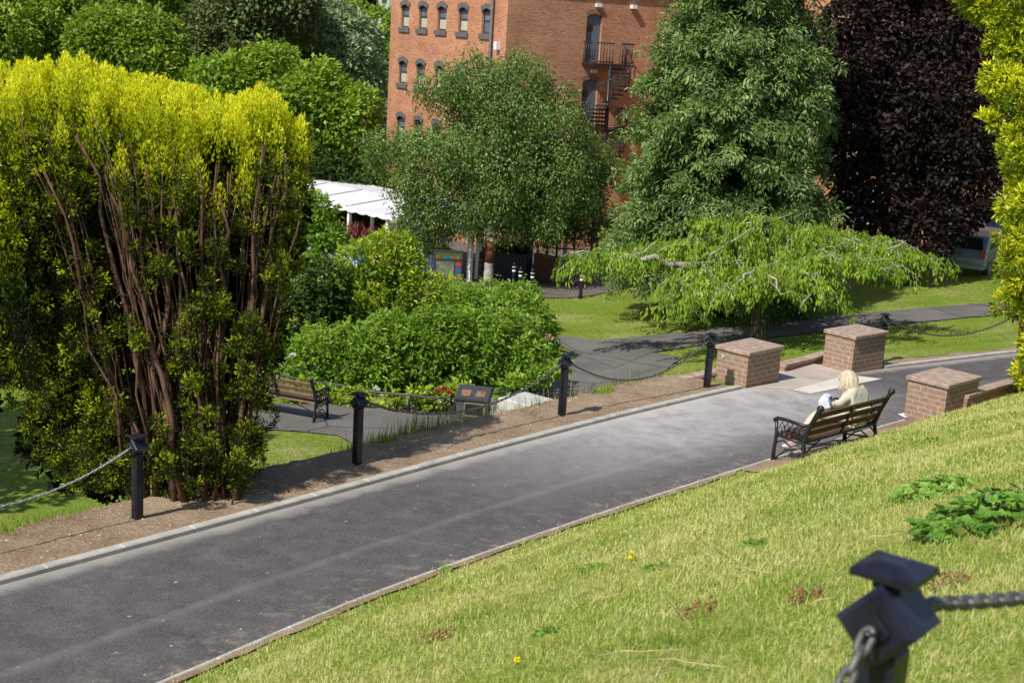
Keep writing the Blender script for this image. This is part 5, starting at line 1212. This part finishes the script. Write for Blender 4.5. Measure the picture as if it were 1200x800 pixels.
bt1, bb = birch('large weeping birch with pale banded trunk in front of the brick building', 571, 52.4, [(575, 175, 118, 105), (500, 200, 62, 62), (454, 168, 34, 38), (590, 95, 88, 46), (545, 105, 50, 46), (648, 205, 70, 70), (560, 245, 105, 36), (500, 255, 40, 30, .5), (620, 255, 70, 34), (655, 150, 30, 40)], 78, 9, .19)
mb = MB(); q = Vector(bb); mb.tube([q + Vector((.035, 0, .95)), q + Vector((.045, 0, 1.75))], [.2, .198], 12); M['band'] = m_plain('trunk_band', (.16, .06, .03), .8, .2, .3, 8); mb.build('trunk_wrap', M['band'], bt1, True)
birch('smaller birch behind the large one with its trunk by the railing', 617, 55.2, [(668, 222, 46, 50), (688, 190, 28, 32), (640, 240, 50, 40), (690, 250, 34, 30), (625, 190, 40, 50)], 26, 10, .17)

# ---- copper beech
bb_ = onground(1062, 51.); lb = lobes_px([(1070, 120, 112, 120), (1005, 60, 50, 90), (1120, 195, 58, 80), (1030, 225, 66, 52), (1085, 250, 70, 40), (1080, -50, 110, 80), (1000, 160, 40, 70), (1140, 90, 50, 90), (1075, 275, 45, 24), (1010, 265, 50, 30)], 50., 88, .95, .8, .3)
lb += lobes_px([(1070, 80, 80, 120, 2.)], 51., 9, 1.3, .6)
tree('copper_beech', 'dark purple copper beech in front of the far brick house', 'tree', bb_, lb, M['beech'], M['bark'], 9., 12, .42, .19, .13, .15, .4, limbs=26, inner=.2, vlo=.1, vhi=.95)

# ---- trees behind
bgk = [('green_tree', 'large mid green tree filling the top left corner', -10, 78., [(-30, 70, 120, 80), (60, 40, 110, 70), (40, 110, 120, 50), (-90, 0, 90, 70)], 'green', 46, 2.0),
       ('green_tree', 'mid green tree with a bare pale twig right of the corner tree', 160, 74., [(150, 60, 75, 60), (190, 100, 70, 45), (130, 110, 80, 40), (170, 150, 90, 60)], 'green', 40, 1.7),
       ('cedar', 'dark olive cedar at the top between the green trees', 265, 100., [(262, 30, 52, 42), (300, 10, 60, 45), (250, 70, 45, 40), (345, 0, 36, 40), (290, 70, 60, 50)], 'cedar', 44, 1.7),
       ('willow', 'silvery green willow left of the brick building', 405, 105., [(385, 45, 55, 40), (345, 40, 36, 34), (415, 85, 42, 48), (395, 120, 50, 50), (430, 140, 28, 60), (370, 20, 40, 20)], 'willow', 46, 1.8),
       ('lime_tree', 'bright green rounded lime tree behind the marquee', 360, 68., [(345, 115, 85, 52), (395, 150, 46, 58), (300, 100, 55, 42), (375, 190, 62, 48), (265, 130, 60, 60), (415, 195, 30, 40)], 'lime', 58, 1.25),
       ('copper_beech', 'small dark purple treetop against the distant white tower', 424, 150., [(421, 6, 15, 10), (412, 14, 14, 10)], 'beech', 10, 1.2),
       ('green_tree', 'slim olive green treetop beside the left edge of the brick wall', 446, 125., [(446, 32, 10, 16), (450, 52, 12, 24), (447, 85, 14, 40)], 'lime', 14, 1.2),
       ('dark_tree', 'dark green woodland tree behind the cedar at the top edge', 215, 125., [(215, 20, 60, 60), (180, 60, 60, 60)], 'dark', 26, 2.3),
       ('green_tree', 'far green tree closing the gap above the corner trees', 60, 120., [(60, -5, 130, 45), (-40, 0, 90, 60), (170, 0, 60, 40)], 'green', 34, 2.4),
       ('dark_tree', 'dark green woodland tree behind the lime tree', 330, 130., [(330, 30, 70, 50), (320, 90, 90, 60), (400, 40, 40, 40)], 'green', 26, 2.4),
       ('dark_tree', 'dark tree low behind the marquee at the left of the forecourt', 300, 66., [(330, 225, 60, 40), (260, 240, 80, 50), (400, 215, 40, 22)], 'dark', 26, 1.3)]
for nm, lab, bx, Z, ells, mt, n, r in bgk:
    lb = lobes_px(ells, Z, n, r, .8, .75); lb = [(p + rg.normal(size=3) * r * .22, a * rg.uniform(.6, 1.15)) for p, a in lb]; b = onground(bx, Z); sc = Z / 70.
    tree(nm, lab, 'tree', b, lb, M[mt], M['bark'], 7.5 / sc ** 1.7, 11, .42 * sc, .27 * sc ** .9, .16 * sc ** .9, .2, .35 * sc, group=None, limbs=8, vlo=.05, vhi=1.)

# a tree just outside the left edge; its shade lies on the lawn left of the yew
tb = np.array([-12.3, 20.2, 0]); tb[2] = float(H(tb[0], tb[1])); lb = [(tb + np.array([rg.uniform(-2.2, 2.2), rg.uniform(-2, 2), rg.uniform(2.6, 8.5)]), np.full(3, 1.25)) for _ in range(26)]
tree('dark_tree', 'dark green tree past the left edge shading the lawn beside the yew', 'tree', tb, lb, M['dark'], M['bark'], 6., 10, .35, .22, .13, .2, .22, limbs=8)

# ---- shrubs round the lower path
def shrub(name, label, bx, Z, ells, mt, n, r, dens, k, sp, L, W, droop=.1, up=.5, vlo=.15, vhi=.9, out=.55, tip=0, cat='shrub'):
    b = onground(bx, Z); t = thing(name, label, cat, b); lb = lobes_px(ells, Z, n, r, .9, .35); C, O = lobe_points(lb, dens, .15); lv = Leaves()
    g = H(C[:, 0], C[:, 1]); ok = C[:, 2] > g + .03; C, O = C[ok], O[ok]
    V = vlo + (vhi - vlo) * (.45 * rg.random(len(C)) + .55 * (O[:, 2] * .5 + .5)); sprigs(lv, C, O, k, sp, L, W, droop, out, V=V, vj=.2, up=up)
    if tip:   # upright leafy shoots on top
        i = np.nonzero(O[:, 2] > .25)[0]; i = rg.permutation(i)[:int(len(i) * tip)]
        for a in i:
            hgt = rg.uniform(.12, .34); m = 12; z = rg.random(m) * hgt; ang = rg.random(m) * 6.3; P = C[a] + np.stack([0 * z + rg.normal() * .03, 0 * z, z], 1); D = np.stack([np.cos(ang), np.sin(ang), .35 - .8 * z / hgt * 0 + 0 * z], 1)
            lv.add(P, D, np.stack([-np.cos(ang) * .3, -np.sin(ang) * .3, np.ones(m)], 1), L * (.6 + .5 * rg.random(m)), W * .9, np.clip(.55 + .4 * rg.random(m), 0, 1))
    lv.build('foliage', M[mt], t); v = Vector(b)
    for l in [lb[i] for i in rg.permutation(len(lb))[:12]]:
        e = Vector(l[0]); f_ = Vector((v.x * .4 + e.x * .6, v.y * .4 + e.y * .6, 0)); f_.z = float(H(f_.x, f_.y)) - .05; mb = MB(); mb.tube([f_, f_.lerp(e, .5) + Vector((.03, 0, .05)), e], [.035, .025, .008], 5, False); mb.build('stem', M['bark'], t, True)
    return t
shrub('laurel_shrub', 'rounded glossy yellow green shrub, tallest in the flower bed', 450, 38., [(462, 322, 52, 38), (425, 305, 36, 30), (490, 345, 34, 34), (440, 355, 56, 34), (460, 290, 30, 20), (405, 340, 30, 40), (455, 390, 65, 30)], 'laurel', 42, .42, 26, 11, .19, .15, .07, -.1, vlo=.15, vhi=1.)
shrub('dark_shrub', 'dark green leafy shrub left of the rounded shrub', 365, 36., [(352, 375, 42, 40), (385, 345, 30, 45), (340, 420, 36, 30), (380, 400, 36, 40), (320, 400, 26, 30)], 'dark', 30, .42, 18, 11, .2, .17, .08)
shrub('leafy_shrub', 'pale green shrub growing between golden yew and marquee', 362, 47., [(368, 255, 24, 36), (358, 300, 30, 30), (385, 275, 18, 24), (350, 330, 30, 24)], 'bed', 20, .4, 15, 11, .22, .19, .09)
BEDS = [('bed_shrub', 'bright green leafy bush behind the low rail near the empty bench', 385, 32., [(395, 410, 62, 32), (365, 430, 50, 26), (420, 435, 60, 26), (440, 400, 40, 26)]),
        ('bed_shrub', 'bright green leafy bush in the middle of the flower bed behind the rail', 490, 32.4, [(490, 402, 60, 38), (470, 430, 56, 26), (520, 430, 50, 28), (510, 385, 40, 26)]),
        ('bed_shrub', 'bright green leafy bush behind the litter bin', 572, 33., [(575, 392, 56, 40), (560, 425, 55, 32), (600, 415, 45, 34), (585, 440, 46, 22)]),
        ('bed_shrub', 'bright green leafy bush at the right rear of the flower bed', 605, 37.5, [(605, 368, 44, 28), (570, 358, 50, 20), (628, 385, 26, 30), (625, 410, 30, 34)]),
        ('bed_shrub', 'low green bush at the back of the bed next to the plaza', 540, 42., [(545, 350, 44, 14), (585, 346, 34, 14), (610, 350, 30, 14), (520, 368, 30, 22)])]
for nm, lab, bx, Z, ells in BEDS: shrub(nm, lab, bx, Z, ells, 'bed', 30, .36, 26, 11, .19, .13, .06, .05, .8, .12, .95, .5, .35)
shrub('ground_cover', 'yellow green low plants along the bed edge under the rail', 470, 30.4, [(410, 466, 26, 9), (450, 468, 30, 9), (500, 466, 30, 11), (540, 460, 22, 10), (380, 462, 20, 8), (352, 458, 20, 8)], 'laurel', 26, .17, 30, 8, .12, .12, .08, 0, 1., .3, .9, .5, cat='plant')
shrub('ground_cover', 'bright green low plants between the bin and the pale slab', 605, 32.2, [(600, 452, 24, 11), (630, 440, 18, 14), (655, 430, 12, 14)], 'bed', 16, .2, 28, 8, .13, .13, .09, 0, 1., .4, 1., .5, cat='plant')
def flower(name, label, pts, Z, c, r, cat='flower', leafy=True):
    if c not in M: M[c] = m_plain('petal_' + c, {'red': (.42, .02, .03), 'petal_white': (.8, .78, .74), 'petal_pink': (.75, .5, .42), 'petal_yellow': (.85, .68, .01)}.get(c), .6, .3, .1, 20, 0, 0)
    for (x, y), l in zip(pts, label):
        p = un(x, y, Z); t = thing(name, l, cat, p); lv = Leaves(); n = 46; d = rdir(n); d[:, 2] = np.abs(d[:, 2]); lv.add(np.array(p) + d * r * .2, d, rdir(n) + d, r * (.7 + .4 * rg.random(n)), r * .6, rg.random(n)); lv.build('petals', M[c], t)
        g = float(H(p[0], p[1])); mb = MB(); mb.tube([(p[0] + .02, p[1] + .02, max(g, p[2] - .9)), (p[0], p[1], p[2])], .006, 5); mb.build('stalk', M['weed_stem'], t, True)
M['weed_stem'] = m_plain('green_stem', (.09, .15, .03), .7, .3, .2, 10); M['petal_red'] = m_plain('petal_red', (.45, .02, .04), .6, .3, .1, 20, 0, 0)
flower('rose', ['small red rose left of the litter bin', 'lower red rose beside the litter bin', 'red rose nearest the bin hood'], [(520, 456), (527, 461), (513, 459)], 29.9, 'petal_red', .07)
flower('rose', ['white rose under the low rail', 'white rose lower in the bed edge', 'white rose at the left end of the bed'], [(441, 456), (447, 466), (343, 417)], 30.4, 'petal_white', .075)
flower('rose', ['pale pink rose at the right end of the bed'], [(643, 397)], 33.6, 'petal_pink', .12)

# ---- weeds, flowers and dry stalks on the bank
def bank_plant(name, label, px, py, r, h, n, L, W, mt='weed', vlo=.2):
    p = gp(px, py); t = thing(name, label, 'plant', p); lv = Leaves(); a = rg.random(n) * 2 * PI; q = np.sqrt(rg.random(n)) * r; P = np.stack([p[0] + np.cos(a) * q, p[1] + np.sin(a) * q, np.zeros(n)], 1); G = H(P[:, 0], P[:, 1]); hh = h * (1 - (q / r) ** 2 * .6) * (.35 + .65 * rg.random(n)); P[:, 2] = G + hh
    D = np.stack([np.cos(a), np.sin(a), .1 - .4 * rg.random(n)], 1) + rdir(n) * .5; N = np.stack([np.cos(a) * .3, np.sin(a) * .3, np.ones(n)], 1) + rdir(n) * .35
    # each leaf is a lobed fan of five leaflets
    S_ = nrm(np.cross(D, N)); D = nrm(D)
    for f in (-1.15, -.6, 0, .6, 1.15): lv.add(P, D * math.cos(f) + S_ * math.sin(f), N, L * (.75 + .4 * rg.random(n)) * (1 - .12 * abs(f)), W, np.clip(vlo + .6 * rg.random(n) + .3 * hh / h - .1, 0, 1))
    lv.build('foliage', M[mt], t, fold=.1); mb = MB()
    for i in range(0, n, 2): mb.tube([(p[0] + (P[i, 0] - p[0]) * .5, p[1] + (P[i, 1] - p[1]) * .5, float(H(p[0], p[1])) - .02), tuple(P[i])], .0035, 4, False)
    mb.build('stalk', M['weed_stem'], t, True)
bank_plant('leafy_weed', 'large dark green lobed weed on the bank by the right edge', 1160, 612, .46, .25, 170, .085, .06, 'weed', .05)
bank_plant('leafy_weed', 'lighter rounded weed behind the dark lobed one on the bank', 1092, 578, .30, .13, 95, .065, .052, 'weed', .4)
for px, py, l in ((690, 668, 'small green weed rosette beside the two dandelions'), (882, 640, 'small green weed with mauve tint mid bank'), (520, 668, 'small weed at the near path edge in mid picture'), (1090, 518, 'tiny weed tuft high on the bank'), (770, 668, 'small low weed right of the two dandelions'), (640, 745, 'small low weed near the single dandelion')):
    bank_plant('small_weed', l, px, py, .09, .07, 22, .045, .022, 'weed', .1)
M['petal_yellow'] = m_plain('petal_yellow', (.95, .82, .01), .6, .3, .1, 20, 0, 0)
for px, py, l in ((739, 654, 'lower of the two yellow dandelions together on the bank'), (740, 648, 'upper of the two yellow dandelions together on the bank'), (606, 773, 'single yellow dandelion near the bottom edge')):
    p = gp(px, py + 12); t = thing('dandelion', l, 'flower', p); lv = Leaves(); n = 70; c = un(px, py, depth(p)); d = rdir(n); d[:, 2] = np.abs(d[:, 2]) * .7; lv.add(np.broadcast_to(c, (n, 3)) + 0., d, np.array([0, 0, 1.]) + .3 * rdir(n), .021 + .006 * rg.random(n), .008, rg.random(n)); lv.build('petals', M['petal_yellow'], t)
    mb = MB(); mb.tube([tuple(p), tuple((p + c) / 2 + [.01, 0, 0]), tuple(c)], .003, 5); mb.build('stalk', M['weed_stem'], t, True)
M['straw'] = m_plain('dry_straw', (.55, .46, .24), .9, .2, .2, 10); M['drybrown'] = m_plain('dry_leaf', (.22, .12, .05), .9, .2, .3, 10)
ST = [((812, 630), (870, 668)), ((955, 690), (922, 718)), ((948, 715), (980, 708)), ((860, 672), (905, 680)), ((968, 600), (1000, 618)), ((700, 775), (800, 770)), ((690, 712), (730, 702)), ((930, 690), (935, 725)), ((812, 648), (836, 660)), ((1010, 640), (1060, 632)), ((780, 705), (810, 745)), ((760, 780), (850, 792))]
for i, (a, b) in enumerate(ST):
    A_, B_ = gp(*a), gp(*b); mb = MB(); md = (A_ + B_) / 2 + [0, 0, .05]; mb.tube([A_ + [0, 0, .035], A_ * .7 + B_ * .3 + [rg.normal() * .01, 0, .06], md, B_ + [0, 0, .05]], [.004, .0035, .003, .0015], 5); o = mb.build('dry_stalk', M['straw'], None); tag(o, 'dry straw stalk lying in the grass of the bank', 'stalk', 'dry stalks lying on the bank')
# brown withered patches: curled dry leaves
for px, py, l in ((940, 708, 'withered brown plant among the dry stalks near the foreground post'), (1108, 690, 'withered brown tuft at the right of the foreground post'), (815, 722, 'withered brown tuft low on the bank'), (512, 752, 'small withered reddish plant near the single dandelion')):
    p = gp(px, py); t = thing('withered_plant', l, 'plant', p); lv = Leaves(); n = 60; a = rg.random(n) * 6.3; q = .13 * np.sqrt(rg.random(n)); P = np.stack([p[0] + np.cos(a) * q, p[1] + np.sin(a) * q, np.zeros(n)], 1); P[:, 2] = H(P[:, 0], P[:, 1]) + .03 + .05 * rg.random(n); lv.add(P, rdir(n), rdir(n) + [0, 0, .6], .05, .014, rg.random(n)); lv.build('leaves', M['drybrown'], t)
# tall seeding grass behind the verge
n = 1500; s_ = np.concatenate([rg.normal(-.1, .6, 600), rg.uniform(-1.2, 6.2, 900)]); u_ = -rg.uniform(1.15, 1.9, n); x_, y_ = xy(s_, kerb_t(s_) + u_); P = np.stack([x_, y_, H(x_, y_)], 1)
Lh = .08 + .3 * rg.random(n) ** 2 + .22 * np.exp(-((s_ - .3) / .9) ** 2) * rg.random(n)
M['tall'] = m_leaf('seeding_grass', [(0, (.12, .18, .04)), (.5, (.3, .33, .1)), (1, (.55, .5, .25))], .3, .6, .2, 1., .3)
blades('tall_grass', P, Lh, .008, np.clip(.4 + .3 * rg.normal(size=n), 0, 1), M['tall'], .35)
# tufts of grass at the left end of the verge, and the grass edge of the tarmac
n = 3600; s_ = np.concatenate([rg.uniform(-14, -6.2, 2800), rg.uniform(-6.2, 1, 800)]); u_ = -1.15 - .5 * rg.random(n) + .25 * wob(s_, s_, 2., 4.); x_, y_ = xy(s_, kerb_t(s_) + u_); P = np.stack([x_, y_, H(x_, y_) + .01], 1)
blades('verge_grass', P, np.where(s_ < -6, .06 + .12 * rg.random(n), .03 + .06 * rg.random(n)), .007, np.clip(.4 + .22 * rg.normal(size=n), 0, 1), M['lawn_grass'], .7)
# ================================================================== camera, sun, sky
cam = bpy.data.cameras.new('camera'); co = bpy.data.objects.new('camera', cam); COL.objects.link(co)
cam.sensor_width = 36.; cam.sensor_fit = 'HORIZONTAL'; cam.lens = FPX / 1200 * 36; cam.clip_end = 5000; cam.clip_start = .1
co.matrix_world = Matrix(((CR[0], CU[0], -CF[0], CAM[0]), (CR[1], CU[1], -CF[1], CAM[1]), (CR[2], CU[2], -CF[2], CAM[2]), (0, 0, 0, 1)))
cam.dof.use_dof = True; cam.dof.focus_distance = 23.; cam.dof.aperture_fstop = 4.2; cam.dof.aperture_blades = 9
SC.camera = co
AZ = math.radians(41); EL = math.radians(48.7)     # shadows run away to the right
sund = Vector((-math.sin(AZ) * math.cos(EL), -math.cos(AZ) * math.cos(EL), math.sin(EL)))
sl_ = bpy.data.lights.new('sun', 'SUN'); sl_.energy = 5.0; sl_.angle = math.radians(.53); sl_.color = (1., .95, .86)
so = bpy.data.objects.new('sun', sl_); COL.objects.link(so); so.rotation_euler = (-sund).to_track_quat('-Z', 'Y').to_euler(); so.location = (-20, -20, 40)
W = bpy.data.worlds.new('World'); SC.world = W; W.use_nodes = True; nt_ = W.node_tree
bg = nt_.nodes.get('Background') or nt_.nodes.new('ShaderNodeBackground')
sk = nt_.nodes.new('ShaderNodeTexSky'); sk.sky_type = 'NISHITA'; sk.sun_disc = False; sk.sun_elevation = EL
sk.sun_rotation = math.atan2(sund.x, sund.y); sk.air_density = 1.; sk.dust_density = 1.; sk.ozone_density = 1.2
nt_.links.new(sk.outputs[0], bg.inputs[0]); bg.inputs[1].default_value = .115
SC.view_settings.view_transform = 'Standard'; SC.view_settings.look = 'None'; SC.view_settings.exposure = 0; SC.view_settings.gamma = 1
SC.render.engine = 'CYCLES'; SC.cycles.max_bounces = 8; SC.cycles.transparent_max_bounces = 8; SC.cycles.use_denoising = True; SC.cycles.denoising_input_passes = 'RGB_ALBEDO_NORMAL'; SC.cycles.denoising_prefilter = 'ACCURATE'
